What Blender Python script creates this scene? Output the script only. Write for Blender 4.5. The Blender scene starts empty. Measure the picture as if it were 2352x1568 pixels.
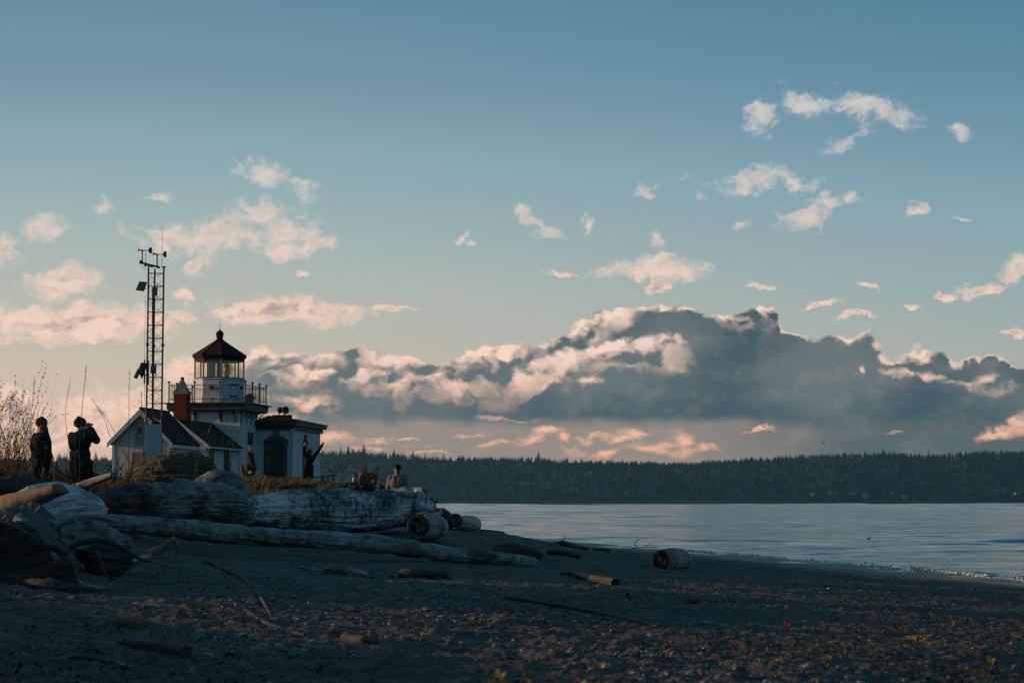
import bpy, math, random
import numpy as np
from mathutils import Vector, Matrix
R = math.radians
random.seed(7)
rng = np.random.default_rng(11)
scene = bpy.context.scene
col = scene.collection

# ------------------------------------------------------------------ camera
F, CX, CY, HOR = 4573.0, 1176.0, 784.0, 1156.0        # photo measured on a 2352 px wide copy
PITCH = math.atan((HOR - CY) / F)
CAMZ = 2.2
HAZE_D = 2.5e-5
cam = bpy.data.cameras.new('camera')
cam_ob = bpy.data.objects.new('camera', cam); col.objects.link(cam_ob)
cam.lens = 36.0 * F / 2352.0; cam.sensor_width = 36.0
cam.clip_start = 0.1; cam.clip_end = 40000.0
cam_ob.location = (0, 0, CAMZ); cam_ob.rotation_euler = (R(90) + PITCH, 0, 0)
cam.dof.use_dof = True; cam.dof.focus_distance = 62.0; cam.dof.aperture_fstop = 4.5
scene.camera = cam_ob

# ------------------------------------------------------------------ exposure and view
scene.render.engine = 'CYCLES'
scene.view_settings.view_transform = 'Standard'
scene.view_settings.look = 'None'
scene.view_settings.exposure = 0.0
scene.view_settings.gamma = 1.0
scene.cycles.volume_bounces = 1
scene.cycles.max_bounces = 6

# ------------------------------------------------------------------ sun
SUN_EL, SUN_AHEAD = 7.5, 3.0          # low, from the left, a little ahead of square-on
sl = bpy.data.lights.new('sun', 'SUN'); sun = bpy.data.objects.new('sun', sl); col.objects.link(sun)
sl.energy = 5.0; sl.angle = R(0.6); sl.color = (1.0, 0.60, 0.38)
sdir = Vector((-math.cos(R(SUN_AHEAD)) * math.cos(R(SUN_EL)), math.sin(R(SUN_AHEAD)) * math.cos(R(SUN_EL)), math.sin(R(SUN_EL))))
sun.rotation_euler = sdir.to_track_quat('Z', 'Y').to_euler()
sun.location = (-60, 40, 40)

# pixel of the 2352 px copy of the photo -> point at world depth y
def ray(px, py):
    cx, cz = px - CX, CY - py
    return Vector((cx, F * math.cos(PITCH) - cz * math.sin(PITCH), F * math.sin(PITCH) + cz * math.cos(PITCH)))
def P(px, py, Y):
    r = ray(px, py); k = Y / r.y
    return Vector((r.x * k, Y, CAMZ + r.z * k))
def sky_uv(px, py):
    r = ray(px, py); return r.x / r.y * 10, r.z / r.y * 10

# ------------------------------------------------------------------ world: Nishita sky with procedural clouds
world = bpy.data.worlds.new('World'); scene.world = world; world.use_nodes = True
class NT:
    def __init__(s, tree): s.t = tree; s.n = tree.nodes; s.l = tree.links
    def new(s, typ, **kw):
        n = s.n.new(typ)
        for k, v in kw.items(): setattr(n, k, v)
        return n
    def put(s, sock, v):
        if v is None: return
        if isinstance(v, bpy.types.NodeSocket): s.l.new(v, sock)
        else: sock.default_value = v
    def m(s, op, a, b=None, c=None, clamp=False):
        n = s.new('ShaderNodeMath', operation=op); n.use_clamp = clamp
        s.put(n.inputs[0], a); s.put(n.inputs[1], b); s.put(n.inputs[2], c)
        return n.outputs[0]
    def v(s, op, a, b=None, c=None):
        n = s.new('ShaderNodeVectorMath', operation=op)
        s.put(n.inputs[0], a); s.put(n.inputs[1], b); s.put(n.inputs[2], c)
        return n.outputs['Value'] if op in ('LENGTH', 'DOT_PRODUCT') else n.outputs[0]
    def xyz(s, a):
        n = s.new('ShaderNodeSeparateXYZ'); s.put(n.inputs[0], a); return n.outputs
    def comb(s, x, y, z=0.0):
        n = s.new('ShaderNodeCombineXYZ'); s.put(n.inputs[0], x); s.put(n.inputs[1], y); s.put(n.inputs[2], z); return n.outputs[0]
    def noise(s, vec, scale, detail=6, rough=.55, dist=0.0, dim='3D', color=False, lac=2.0):
        n = s.new('ShaderNodeTexNoise', noise_dimensions=dim)
        s.put(n.inputs['Vector'], vec); n.inputs['Scale'].default_value = scale
        n.inputs['Detail'].default_value = detail; n.inputs['Roughness'].default_value = rough
        n.inputs['Distortion'].default_value = dist; n.inputs['Lacunarity'].default_value = lac
        return n.outputs['Color'] if color else n.outputs['Fac']
    def mix(s, f, a, b, blend='MIX'):
        n = s.new('ShaderNodeMix', data_type='RGBA', blend_type=blend)
        s.put(n.inputs[0], f)
        for q, c in ((6, a), (7, b)): s.put(n.inputs[q], (*c, 1) if isinstance(c, tuple) and len(c) == 3 else c)
        return n.outputs[2]
    def ss(s, x, lo, hi):       # smoothstep
        n = s.new('ShaderNodeMapRange', interpolation_type='SMOOTHSTEP')
        s.put(n.inputs['Value'], x); s.put(n.inputs['From Min'], lo); s.put(n.inputs['From Max'], hi)
        return n.outputs[0]
    def ramp(s, x, pts, interp='LINEAR'):
        n = s.new('ShaderNodeValToRGB'); s.put(n.inputs[0], x); cr = n.color_ramp; cr.interpolation = interp
        while len(cr.elements) < len(pts): cr.elements.new(.5)
        for e, (p, c) in zip(cr.elements, pts): e.position = p; e.color = (*c, 1)
        return n.outputs[0]
    def curve(s, x, x0, x1, y0, y1, pts):     # float curve through real-valued points
        t = s.m('DIVIDE', s.m('SUBTRACT', x, x0), x1 - x0, clamp=True)
        n = s.new('ShaderNodeFloatCurve'); s.put(n.inputs['Value'], t)
        c = n.mapping.curves[0]; pts = sorted(pts)
        q = [((a - x0) / (x1 - x0), (b - y0) / (y1 - y0)) for a, b in pts]
        c.points[0].location = (0, q[0][1]); c.points[1].location = (1, q[-1][1])
        for a, b in q:
            if 0.001 < a < .999: c.points.new(a, b)
        n.mapping.update()
        return s.m('MULTIPLY_ADD', n.outputs[0], y1 - y0, y0)
def srgb(r, g, b):
    f = lambda c: (c / 255 / 12.92) if c / 255 <= .04045 else ((c / 255 + .055) / 1.055) ** 2.4
    return (f(r), f(g), f(b))
def c4(c, k=1.0): return (c[0] * k, c[1] * k, c[2] * k, 1)

WS = 0.1                     # world strength
w = NT(world.node_tree); w.n.clear()
out = w.new('ShaderNodeOutputWorld'); bg = w.new('ShaderNodeBackground'); bg.inputs['Strength'].default_value = WS
w.l.new(bg.outputs[0], out.inputs[0])
skyn = w.new('ShaderNodeTexSky'); skyn.sky_type = 'NISHITA'; skyn.sun_disc = False
skyn.sun_elevation = R(SUN_EL); skyn.sun_rotation = math.atan2(sdir.x, sdir.y)
skyn.air_density = 1.0; skyn.dust_density = 1.0; skyn.ozone_density = 1.0; skyn.altitude = 0
tc = w.new('ShaderNodeTexCoord').outputs['Generated']
X, Yy, Z = w.xyz(tc)
ys = w.m('MAXIMUM', Yy, .25)
u = w.m('MULTIPLY', w.m('DIVIDE', X, ys), 10.0); vv = w.m('MULTIPLY', w.m('DIVIDE', Z, ys), 10.0)
front = w.ss(Yy, .3, .7)
p0 = w.comb(u, vv)

WISPS = [ # px, py, half width, half height, tilt(deg)
 (612,402,84,32,-4),(685,432,36,44,0),(600,492,92,36,-10),(650,520,92,36,0),(500,545,200,42,-3),(745,552,46,20,-10),(385,540,66,36,-10),(655,565,90,24,0),
 (233,485,22,36,-25),(357,453,36,10,-18),(95,525,52,32,-25),(30,575,52,40,-20),(140,650,92,38,-5),(180,640,44,24,0),
 (150,742,270,40,0),(400,728,36,12,0),(650,716,185,30,0),(560,712,90,26,0),(905,703,46,9,0),(455,612,36,18,-20),(424,684,28,12,10),(700,630,20,7,0),
 (215,950,70,52,0),(45,950,80,56,10),(430,852,84,40,0),(310,935,46,28,0),(120,1010,120,24,0),(300,1010,80,20,0),
 (1752,262,50,50,-25),(1850,238,100,24,5),(1990,245,90,26,8),(2060,275,72,22,5),(1950,318,72,20,-18),
 (1720,420,92,28,-8),(1810,405,70,20,10),(1830,500,70,34,-8),(1895,462,36,16,0),(1690,512,24,11,0),(1955,457,24,9,8),
 (1495,438,24,20,-20),(1568,412,20,7,0),(1235,515,50,11,14),(1205,490,14,16,0),(1338,510,13,20,10),(1505,545,17,26,15),
 (1500,622,136,26,3),(1500,600,60,16,0),(1510,658,30,16,0),(1290,622,44,6,0),(2115,480,24,18,-20),(2210,495,26,9,0),(2200,305,30,11,10),
 (2275,655,70,16,-10),(2335,615,36,20,-10),(2175,675,26,9,-10),(2105,702,22,5,0),(1735,660,30,6,0),(1870,695,42,9,0),(1950,727,46,8,0),(2332,768,36,8,0),(2000,652,22,8,20),(1070,545,10,12,0)]
LIT = [(1245,893,50,12,-20),(1265,880,34,10,0),(1370,880,46,12,0),(1440,835,46,22,-10),
 (705,932,86,26,14),(660,915,44,26,0),(640,960,90,14,8),(900,1002,110,4,0),(1075,1000,50,6,-3),(1235,994,44,11,0),(1290,1008,30,10,0),(1380,998,60,10,5),(1400,1040,70,9,0),(1300,1030,50,10,0),(1130,1022,60,8,0),(980,1022,60,6,0),(860,1012,40,8,0),(1210,1012,40,12,0),(1340,1012,40,12,10),(1620,1034,40,8,0),(1440,1008,30,14,0),(1500,1026,56,20,-10),(1562,1014,34,34,-10),(1480,1000,44,12,8),(1740,986,46,4,3),
 (1720,742,44,22,-8),(2065,856,30,10,0),(2140,862,50,13,10),(2270,884,66,20,0),(2200,880,44,10,0),(2310,985,80,15,-12),(2345,965,40,14,-20),(2060,994,16,5,0),(1985,846,14,8,20),
 (760,1012,66,14,0),(640,1004,60,20,0),(860,1030,50,6,0),(1000,1042,46,5,0),(580,905,50,16,0),(520,900,60,24,0),(430,950,60,26,0),(1150,960,60,8,0)]
ANG = (-25, -9, 0, 12)
def field(vec, blobs):          # distance to the nearest of a set of ellipses: 0 at a centre, 1 on a rim
    acc = None; base = vec; rot = {}
    blobs = sorted(blobs, key=lambda b: min(range(4), key=lambda i: abs(ANG[i] - b[4])))
    for i, (px, py, a, b, ang) in enumerate(blobs):
        g = min(ANG, key=lambda q: abs(q - ang))
        if i % 10 == 0 and acc is not None:              # chained, so few values are live at once
            base = w.v('MULTIPLY_ADD', acc, (1e-6, 1e-6, 1e-6), vec); rot = {}
        if g not in rot:
            if g == 0: rot[g] = base
            else:
                cg, sg = math.cos(R(-g)), math.sin(R(-g))
                rot[g] = w.comb(w.v('DOT_PRODUCT', base, (cg, sg, 0)), w.v('DOT_PRODUCT', base, (-sg, cg, 0)))
        cu, cv = sky_uv(px, py); k = 10 / F; cg, sg = math.cos(R(-g)), math.sin(R(-g))
        ru, rv = cg * cu + sg * cv, -sg * cu + cg * cv
        d = w.v('LENGTH', w.v('MULTIPLY_ADD', rot[g], (1 / a / k, 1 / b / k, 0), (-ru / a / k, -rv / b / k, 0)))
        acc = d if acc is None else w.m('MINIMUM', acc, d)
    return acc
def voro(vec, scale):
    n = w.new('ShaderNodeTexVoronoi', voronoi_dimensions='2D', feature='F1'); w.put(n.inputs['Vector'], vec)
    n.inputs['Scale'].default_value = scale; n.inputs['Detail'].default_value = 2; n.inputs['Roughness'].default_value = .5
    return n.outputs['Distance']
K = 1 / WS
lowness = w.m('SUBTRACT', 1.0, w.ss(vv, .15, .85))
# clear sky: Nishita, graded like the photograph
SKYT = w.ramp(w.m('DIVIDE', w.m('MAXIMUM', vv, 0.0), 2.8), [(0, srgb(240, 196, 168)), (.12, srgb(232, 196, 172)), (.26, srgb(208, 196, 180)), (.40, srgb(186, 191, 184)), (.58, srgb(152, 180, 184)), (.78, srgb(116, 154, 172)), (1.0, srgb(92, 136, 158))])
SKYT = w.mix(w.ss(u, -2.6, 3.4), SKYT, w.mix(.8, SKYT, (.56, .78, .93, 1), 'MULTIPLY'))
zen = w.ramp(w.m('MAXIMUM', Z, 0.0), [(0, srgb(108, 140, 152)), (.22, srgb(112, 152, 168)), (.45, srgb(80, 130, 152)), (1.0, srgb(54, 104, 128))])
def scaled(c):
    o = w.v('SCALE', c); o.node.inputs['Scale'].default_value = K; return o
clear = w.mix(.88, skyn.outputs[0], scaled(SKYT))
plain = w.mix(.88, skyn.outputs[0], scaled(zen))
# billowing warp, shared by all the clouds
wv = w.v('SUBTRACT', w.noise(w.comb(u, w.m('MULTIPLY', vv, 1.3), 3.1), 3.4, 8, .62, color=True), (.5, .5, .5))
# thin fair-weather clouds
def wisps():
    def f(du, dv, det):
        q = w.comb(w.m('ADD', u, du), w.m('MULTIPLY', w.m('ADD', vv, dv), 1.5), 0.0)
        return w.noise(q, 4.2, det, .64, .25)
    n1 = f(0, 0, 9); n2 = f(-.05, .04, 5)
    relief = w.m('SUBTRACT', n1, n2)
    fw = field(w.v('ADD', p0, w.v('MULTIPLY', wv, (.34, .26, 0))), WISPS)
    dw = w.m('ADD', w.m('SUBTRACT', 1.36, fw), w.m('MULTIPLY', w.m('SUBTRACT', n1, .50), w.m('MULTIPLY_ADD', w.ss(vv, 1.2, 1.9), 2.0, 1.5)))
    low = w.m('SUBTRACT', 1.0, w.ss(vv, .9, 1.6))
    n3 = w.noise(w.v('ADD', w.comb(u, w.m('MULTIPLY', vv, 1.3), 4.0), w.v('MULTIPLY', wv, (.5, .5, 0))), 11.0, 6, .7)
    dw = w.m('ADD', dw, w.m('MULTIPLY', w.m('SUBTRACT', n3, .5), w.m('MULTIPLY_ADD', low, -1.4, 3.2)))
    dw = w.m('SUBTRACT', dw, w.m('MULTIPLY_ADD', low, -.12, .12))
    aw = w.m('MULTIPLY', w.ss(dw, w.m('MULTIPLY_ADD', low, .05, .02), w.m('MULTIPLY_ADD', low, -.5, 1.35)), w.m('MULTIPLY_ADD', low, .12, .84))
    c = w.mix(w.ss(vv, .5, 2.0), c4(srgb(252, 212, 190), K), c4(srgb(214, 208, 202), K))
    c = w.mix(w.m('MULTIPLY', w.ss(dw, .4, 1.5), w.m('MULTIPLY', w.ss(relief, .06, -.10), w.m('MULTIPLY_ADD', low, .75, .25))), c, c4(srgb(176, 156, 152), K))
    return w.mix(w.m('MULTIPLY', aw, front), clear, c)
# the long bank, dark below and lit along its crest
TOPC = [(300,905),(380,850),(460,832),(560,806),(620,796),(700,810),(745,808),(780,796),(850,806),(930,818),(1000,824),(1080,804),(1130,780),(1200,784),(1260,778),(1320,742),(1370,714),(1440,700),(1500,687),(1560,694),(1620,708),(1700,710),(1750,704),(1778,702),(1790,742),(1850,758),(1930,763),(2000,772),(2055,812),(2100,792),(2150,804),(2200,822),(2280,818),(2352,828),(2500,800)]
THK = [(300,40),(560,36),(650,34),(760,36),(850,44),(1000,52),(1100,74),(1200,96),(1300,100),(1380,66),(1450,26),(1520,14),(1600,10),(1640,16),(1720,44),(1775,40),(1800,8),(1900,9),(2000,14),(2060,8),(2120,14),(2180,6),(2352,6),(2500,6)]     # how deep the lit crest reaches, px
xs0, xs1 = sky_uv(300, 900)[0], sky_uv(2500, 900)[0]
pu, pv, _ = w.xyz(w.v('ADD', p0, w.v('MULTIPLY', wv, (.20, .17, 0))))
vb_ = voro(w.v('MULTIPLY', w.v('ADD', p0, w.v('MULTIPLY', wv, (.10, .10, 0))), (1, 1.2, 1)), 7.0)
top = w.curve(pu, xs0, xs1, 0.0, 1.3, [sky_uv(a, b) for a, b in TOPC])
dep = w.m('SUBTRACT', w.m('SUBTRACT', top, pv), w.m('MULTIPLY', w.m('SUBTRACT', vb_, .45), .05))
ab = w.m('MULTIPLY', w.m('MULTIPLY', w.ss(dep, -.010, .016), w.ss(u, xs0 + .1, xs0 + .75)), front)
RIDGES = [  # nearer lines of billows inside the bank: outline, reach of the light, px
 [(1040,950),(1120,884),(1180,852),(1230,822),(1290,800),(1350,776),(1420,772),(1480,768),(1530,768),(1562,778),(1585,800),(1620,850),(1700,1000)],
 [(520,930),(600,866),(680,838),(740,846),(800,834),(870,846),(930,862),(990,850),(1060,862),(1120,856),(1160,884),(1210,930),(1290,1000)]]
def bank():
    def H(du, dv):
        q = w.v('ADD', w.v('ADD', p0, (du, dv, 0)), w.v('MULTIPLY', wv, (.26, .20, 0)))
        a = w.noise(w.v('MULTIPLY', q, (1, 1.4, 1)), 3.6, 8, .6)
        return w.m('SUBTRACT', a, w.m('MULTIPLY', voro(w.v('MULTIPLY', q, (1, 1.35, 1)), 5.0), .42))
    h1, h2 = H(0, 0), H(-.040, .034)
    relief = w.m('SUBTRACT', h1, h2)
    n1 = w.noise(w.comb(u, w.m('MULTIPLY', vv, 1.6), 5.0), 3.0, 8, .6)
    big = w.noise(w.comb(u, w.m('MULTIPLY', vv, 1.8), 9.0), 1.1, 4, .5)
    thk = w.curve(u, xs0, xs1, 0.0, .2, [(sky_uv(a, 800)[0], t_*10/F) for a, t_ in THK])
    hk = w.m('MULTIPLY', w.m('SUBTRACT', h1, .25), .10)
    lit = w.m('SUBTRACT', 1.0, w.ss(w.m('SUBTRACT', w.m('DIVIDE', dep, thk), w.m('MULTIPLY', hk, 8.0)), .2, 1.7))
    for rg, reach in zip(RIDGES, (54, 40)):
        tr = w.curve(pu, xs0, xs1, 0.0, 1.3, [sky_uv(300, 1010)] + [sky_uv(rg[0][0] - 14, 1000)] + [sky_uv(a, b) for a, b in rg] + [sky_uv(2500, 1010)])
        d_ = w.m('SUBTRACT', w.m('SUBTRACT', tr, pv), w.m('MULTIPLY', w.m('SUBTRACT', vb_, .45), .05))
        k_ = reach*10/F
        u0_, u1_ = sky_uv(rg[1][0], 850)[0], sky_uv(rg[-3][0], 850)[0]
        inside = w.m('MULTIPLY', w.ss(d_, -.012, .018), w.m('MULTIPLY', w.ss(pu, u0_ - .1, u0_ + .2), w.ss(pu, u1_ + .06, u1_ - .16)))
        l_ = w.m('SUBTRACT', 1.0, w.ss(w.m('SUBTRACT', w.m('DIVIDE', d_, k_), w.m('MULTIPLY', hk, 7.0)), .1, 1.8))
        shade = w.ss(d_, -.09, -.01)                    # the gap behind a nearer ridge is in shadow
        lit = w.m('MULTIPLY', lit, w.m('SUBTRACT', 1.0, w.m('MULTIPLY', w.m('MULTIPLY', shade, w.m('SUBTRACT', 1.0, inside)), .55)))
        lit = w.m('MAXIMUM', lit, w.m('MULTIPLY', inside, l_))
    fl = field(w.v('ADD', p0, w.v('MULTIPLY', wv, (.34, .22, 0))), LIT)
    litn = w.m('ADD', w.m('SUBTRACT', 1.22, fl), w.m('MULTIPLY', w.m('SUBTRACT', n1, .5), 2.2))
    lit = w.m('MAXIMUM', lit, w.m('MULTIPLY', w.ss(litn, -.05, 1.25), .95))
    tone = w.m('ADD', w.m('MULTIPLY', lit, w.m('MULTIPLY_ADD', relief, 3.6, .74, clamp=True)), w.m('MULTIPLY', relief, .20), clamp=True)
    leftness = w.m('SUBTRACT', 1.0, w.ss(u, -1.5, 1.0))
    dark = w.mix(lowness, c4(srgb(60, 86, 95), K), c4(srgb(64, 88, 94), K))
    dark = w.mix(w.m('MULTIPLY', leftness, .75), dark, c4(srgb(112, 120, 121), K))
    dark = w.mix(w.m('MULTIPLY', w.ss(big, .36, .66), .75), dark, c4(srgb(116, 123, 123), K))
    un = w.m('ADD', vv, w.m('ADD', w.m('MULTIPLY', w.m('SUBTRACT', n1, .5), .10), w.m('MULTIPLY', w.m('SUBTRACT', big, .5), .30)))
    under = w.m('MULTIPLY', w.m('SUBTRACT', 1.0, w.ss(un, .34, .43)), w.m('MULTIPLY_ADD', w.ss(u, 1.9, .6), .62, .14))
    dark = w.mix(under, dark, c4(srgb(168, 150, 138), K))
    litc = w.mix(lowness, c4(srgb(250, 218, 200), K), c4(srgb(250, 184, 148), K))
    return w.mix(tone, dark, litc)
bgw = w.new('ShaderNodeBackground'); bgw.inputs[1].default_value = WS; w.l.new(wisps(), bgw.inputs[0])
bgb = w.new('ShaderNodeBackground'); bgb.inputs[1].default_value = WS; w.l.new(bank(), bgb.inputs[0])
w.l.new(plain, bg.inputs['Color'])
mx = w.new('ShaderNodeMixShader'); w.put(mx.inputs[0], ab); w.l.new(bgw.outputs[0], mx.inputs[1]); w.l.new(bgb.outputs[0], mx.inputs[2])
my = w.new('ShaderNodeMixShader'); w.put(my.inputs[0], front); w.l.new(bg.outputs[0], my.inputs[1]); w.l.new(mx.outputs[0], my.inputs[2])
w.l.new(my.outputs[0], out.inputs[0])
world.cycles.sampling_method = 'MANUAL'; world.cycles.sample_map_resolution = 512

# ================================================================== helpers
def tag(o, label=None, cat=None, group=None, kind=None):
    if label: o['label'] = label
    if cat: o['category'] = cat
    if group: o['group'] = group
    if kind: o['kind'] = kind
    return o
def wloc(o):
    l = Vector((0, 0, 0))
    while o is not None: l = l + o.location; o = o.parent
    return l
def link_mesh(name, V, Fc, mat, parent=None, smooth=False, uv=None, loc=None):
    """V: (n,3) world coordinates, Fc: list of faces or (m,k) array; the object's origin sits at loc or at its parent."""
    V = np.asarray(V, dtype=np.float64)
    if parent is not None: off = np.array(wloc(parent) if loc is None else loc)
    else: off = np.array(loc if loc is not None else (V[:, 0].mean(), V[:, 1].mean(), V[:, 2].min()))
    me = bpy.data.meshes.new(name)
    L = V - off
    if isinstance(Fc, np.ndarray):
        m, k = Fc.shape
        me.vertices.add(len(L)); me.vertices.foreach_set('co', L.astype(np.float32).ravel())
        me.loops.add(m * k); me.loops.foreach_set('vertex_index', Fc.astype(np.int32).ravel())
        me.polygons.add(m); me.polygons.foreach_set('loop_start', np.arange(0, m * k, k, dtype=np.int32))
        try: me.polygons.foreach_set('loop_total', np.full(m, k, dtype=np.int32))
        except Exception: pass
        me.update(calc_edges=True); me.validate()
    else:
        me.from_pydata([tuple(v) for v in L], [], Fc); me.update()
    if smooth: me.polygons.foreach_set('use_smooth', np.ones(len(me.polygons), dtype=bool))
    if uv is not None:
        li = np.empty(len(me.loops), dtype=np.int32); me.loops.foreach_get('vertex_index', li)
        uvl = me.uv_layers.new(name='UVMap'); uvl.data.foreach_set('uv', np.asarray(uv, dtype=np.float32)[li].ravel())
    me.materials.append(mat)
    o = bpy.data.objects.new(name, me); col.objects.link(o)
    if parent is not None:
        o.parent = parent; o.location = tuple(np.array(off) - np.array(wloc(parent)))
    else: o.location = tuple(off)
    return o
def empty(name, loc):
    o = bpy.data.objects.new(name, None); col.objects.link(o); o.location = loc; o.empty_display_size = .2
    return o
class MB:
    """collects simple shapes in world space into one mesh"""
    def __init__(s): s.v = []; s.f = []
    def add(s, vs, fs):
        b = len(s.v); s.v += [tuple(v) for v in vs]; s.f += [tuple(i + b for i in f) for f in fs]; return s
    def hexa(s, p):            # 8 points: bottom 4 ccw, top 4
        return s.add(p, [(3,2,1,0),(4,5,6,7),(0,1,5,4),(1,2,6,5),(2,3,7,6),(3,0,4,7)])
    def box(s, c, size, ax=None):
        ax = ax or (Vector((1,0,0)), Vector((0,1,0)), Vector((0,0,1)))
        c = Vector(c); h = [a * (k / 2) for a, k in zip(ax, size)]
        p = [c + h[0]*i + h[1]*j + h[2]*k for k in (-1, 1) for i, j in ((-1,-1),(1,-1),(1,1),(-1,1))]
        return s.hexa(p)
    def tube(s, pts, r, n=8, cap=True):
        pts = [Vector(p) for p in pts]; rs = r if isinstance(r, (list, tuple)) else [r] * len(pts)
        rings = []; up = None
        for i, p in enumerate(pts):
            t = (pts[min(i+1, len(pts)-1)] - pts[max(i-1, 0)]).normalized()
            if up is None:
                up = Vector((0,0,1)) if abs(t.z) < .9 else Vector((1,0,0))
            a = t.cross(up).normalized(); b = a.cross(t).normalized(); up = b
            rings.append([p + (a * math.cos(q) + b * math.sin(q)) * rs[i] for q in (2*math.pi*k/n for k in range(n))])
        vs = [v for r_ in rings for v in r_]; fs = []
        for i in range(len(rings) - 1):
            for k in range(n): fs.append((i*n+k, i*n+(k+1) % n, (i+1)*n+(k+1) % n, (i+1)*n+k))
        if cap: fs.append(tuple(range(n))[::-1]); fs.append(tuple(range((len(rings)-1)*n, len(rings)*n)))
        return s.add(vs, fs)
    def lathe(s, c, prof, n=24, ax=(0,0,1), ph=0):
        """prof: (radius, height) pairs about a vertical axis through c"""
        ax = Vector(ax).normalized(); e = Vector((1,0,0)) if abs(ax.x) < .9 else Vector((0,1,0))
        a = (e - ax * e.dot(ax)).normalized(); b = ax.cross(a); c = Vector(c)
        vs = [c + ax * h + (a * math.cos(ph + 2*math.pi*k/n) + b * math.sin(ph + 2*math.pi*k/n)) * max(r, 1e-4) for r, h in prof for k in range(n)]
        fs = []
        for i in range(len(prof) - 1):
            for k in range(n): fs.append((i*n+k, i*n+(k+1) % n, (i+1)*n+(k+1) % n, (i+1)*n+k))
        fs.append(tuple(range(n))[::-1]); fs.append(tuple(range((len(prof)-1)*n, len(prof)*n)))
        return s.add(vs, fs)
    def prism(s, poly, d):     # planar polygon (list of Vector) extruded by vector d
        n = len(poly); d = Vector(d); poly = [Vector(p) for p in poly]
        fs = [tuple(range(n))[::-1], tuple(range(n, 2*n))] + [(i, (i+1) % n, n+(i+1) % n, n+i) for i in range(n)]
        return s.add(poly + [p + d for p in poly], fs)
    def build(s, name, mat, parent=None, smooth=False, loc=None):
        o = link_mesh(name, np.array(s.v), s.f, mat, parent, smooth, loc=loc)
        import bmesh
        bm = bmesh.new(); bm.from_mesh(o.data); bmesh.ops.recalc_face_normals(bm, faces=bm.faces); bm.to_mesh(o.data); bm.free()
        return o
def copy_tree(o, parent=None):
    c = o.copy(); col.objects.link(c); c.parent = parent
    for ch in list(o.children): copy_tree(ch, c)
    return c

# vectorised gradient noise
_perm = rng.permutation(256); _perm = np.concatenate([_perm, _perm, _perm]).astype(np.int64)
_g3 = rng.normal(size=(256, 3)); _g3 /= np.linalg.norm(_g3, axis=1)[:, None]
def pn(x, y, z=0.0):
    x = np.asarray(x, float); y = np.asarray(y, float); z = np.asarray(z, float) + np.zeros_like(x)
    xi, yi, zi = np.floor(x).astype(int), np.floor(y).astype(int), np.floor(z).astype(int)
    xf, yf, zf = x - xi, y - yi, z - zi; s = lambda t: t*t*t*(t*(t*6-15)+10)
    u_, v_, w_ = s(xf), s(yf), s(zf); r = 0
    for dx in (0, 1):
        for dy in (0, 1):
            for dz in (0, 1):
                h = _perm[(_perm[(_perm[(xi+dx) & 255] + yi + dy) & 255] + zi + dz) & 255]
                g = _g3[h]; d = g[..., 0]*(xf-dx) + g[..., 1]*(yf-dy) + g[..., 2]*(zf-dz)
                r = r + d * (u_ if dx else 1-u_) * (v_ if dy else 1-v_) * (w_ if dz else 1-w_)
    return r * 1.6
def fbm(x, y, z=0.0, o=4, g=.5, lac=2.03):
    r = 0; a = 1.0; k = 1.0
    for i in range(o): r = r + a * pn(np.asarray(x)*k + 17*i, np.asarray(y)*k - 9*i, np.asarray(z)*k + 5*i); a *= g; k *= lac
    return r

# materials
def mat(name, base, rough=.8, metal=0, var=.25, scale=4.0, stretch=(1,1,1), bump=.0, bscale=None, col2=None, coord='Object', spec=.4, detail=6, ramp=(.35,.65), bdist=.02):
    m = bpy.data.materials.new(name); m.use_nodes = True; t = NT(m.node_tree)
    b = m.node_tree.nodes['Principled BSDF']
    tcn = t.new('ShaderNodeTexCoord').outputs[coord]
    vec = t.v('MULTIPLY', tcn, stretch)
    n = t.noise(vec, scale, detail, .6)
    c2 = col2 if col2 is not None else tuple(max(0, c * (1 - var * 1.6)) for c in base)
    f = t.ss(n, ramp[0], ramp[1])
    cc = t.mix(f, c4(c2), c4(base))
    t.put(b.inputs['Base Color'], cc)
    b.inputs['Metallic'].default_value = metal
    t.put(b.inputs['Roughness'], t.m('MULTIPLY_ADD', n, .2, rough - .1, clamp=True))
    b.inputs['Specular IOR Level'].default_value = spec
    if bump:
        n2 = t.noise(vec, bscale or scale * 4, 5, .6)
        bp = t.new('ShaderNodeBump'); bp.inputs['Strength'].default_value = bump; bp.inputs['Distance'].default_value = bdist
        t.put(bp.inputs['Height'], n2); t.l.new(bp.outputs[0], b.inputs['Normal'])
    return m

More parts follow.
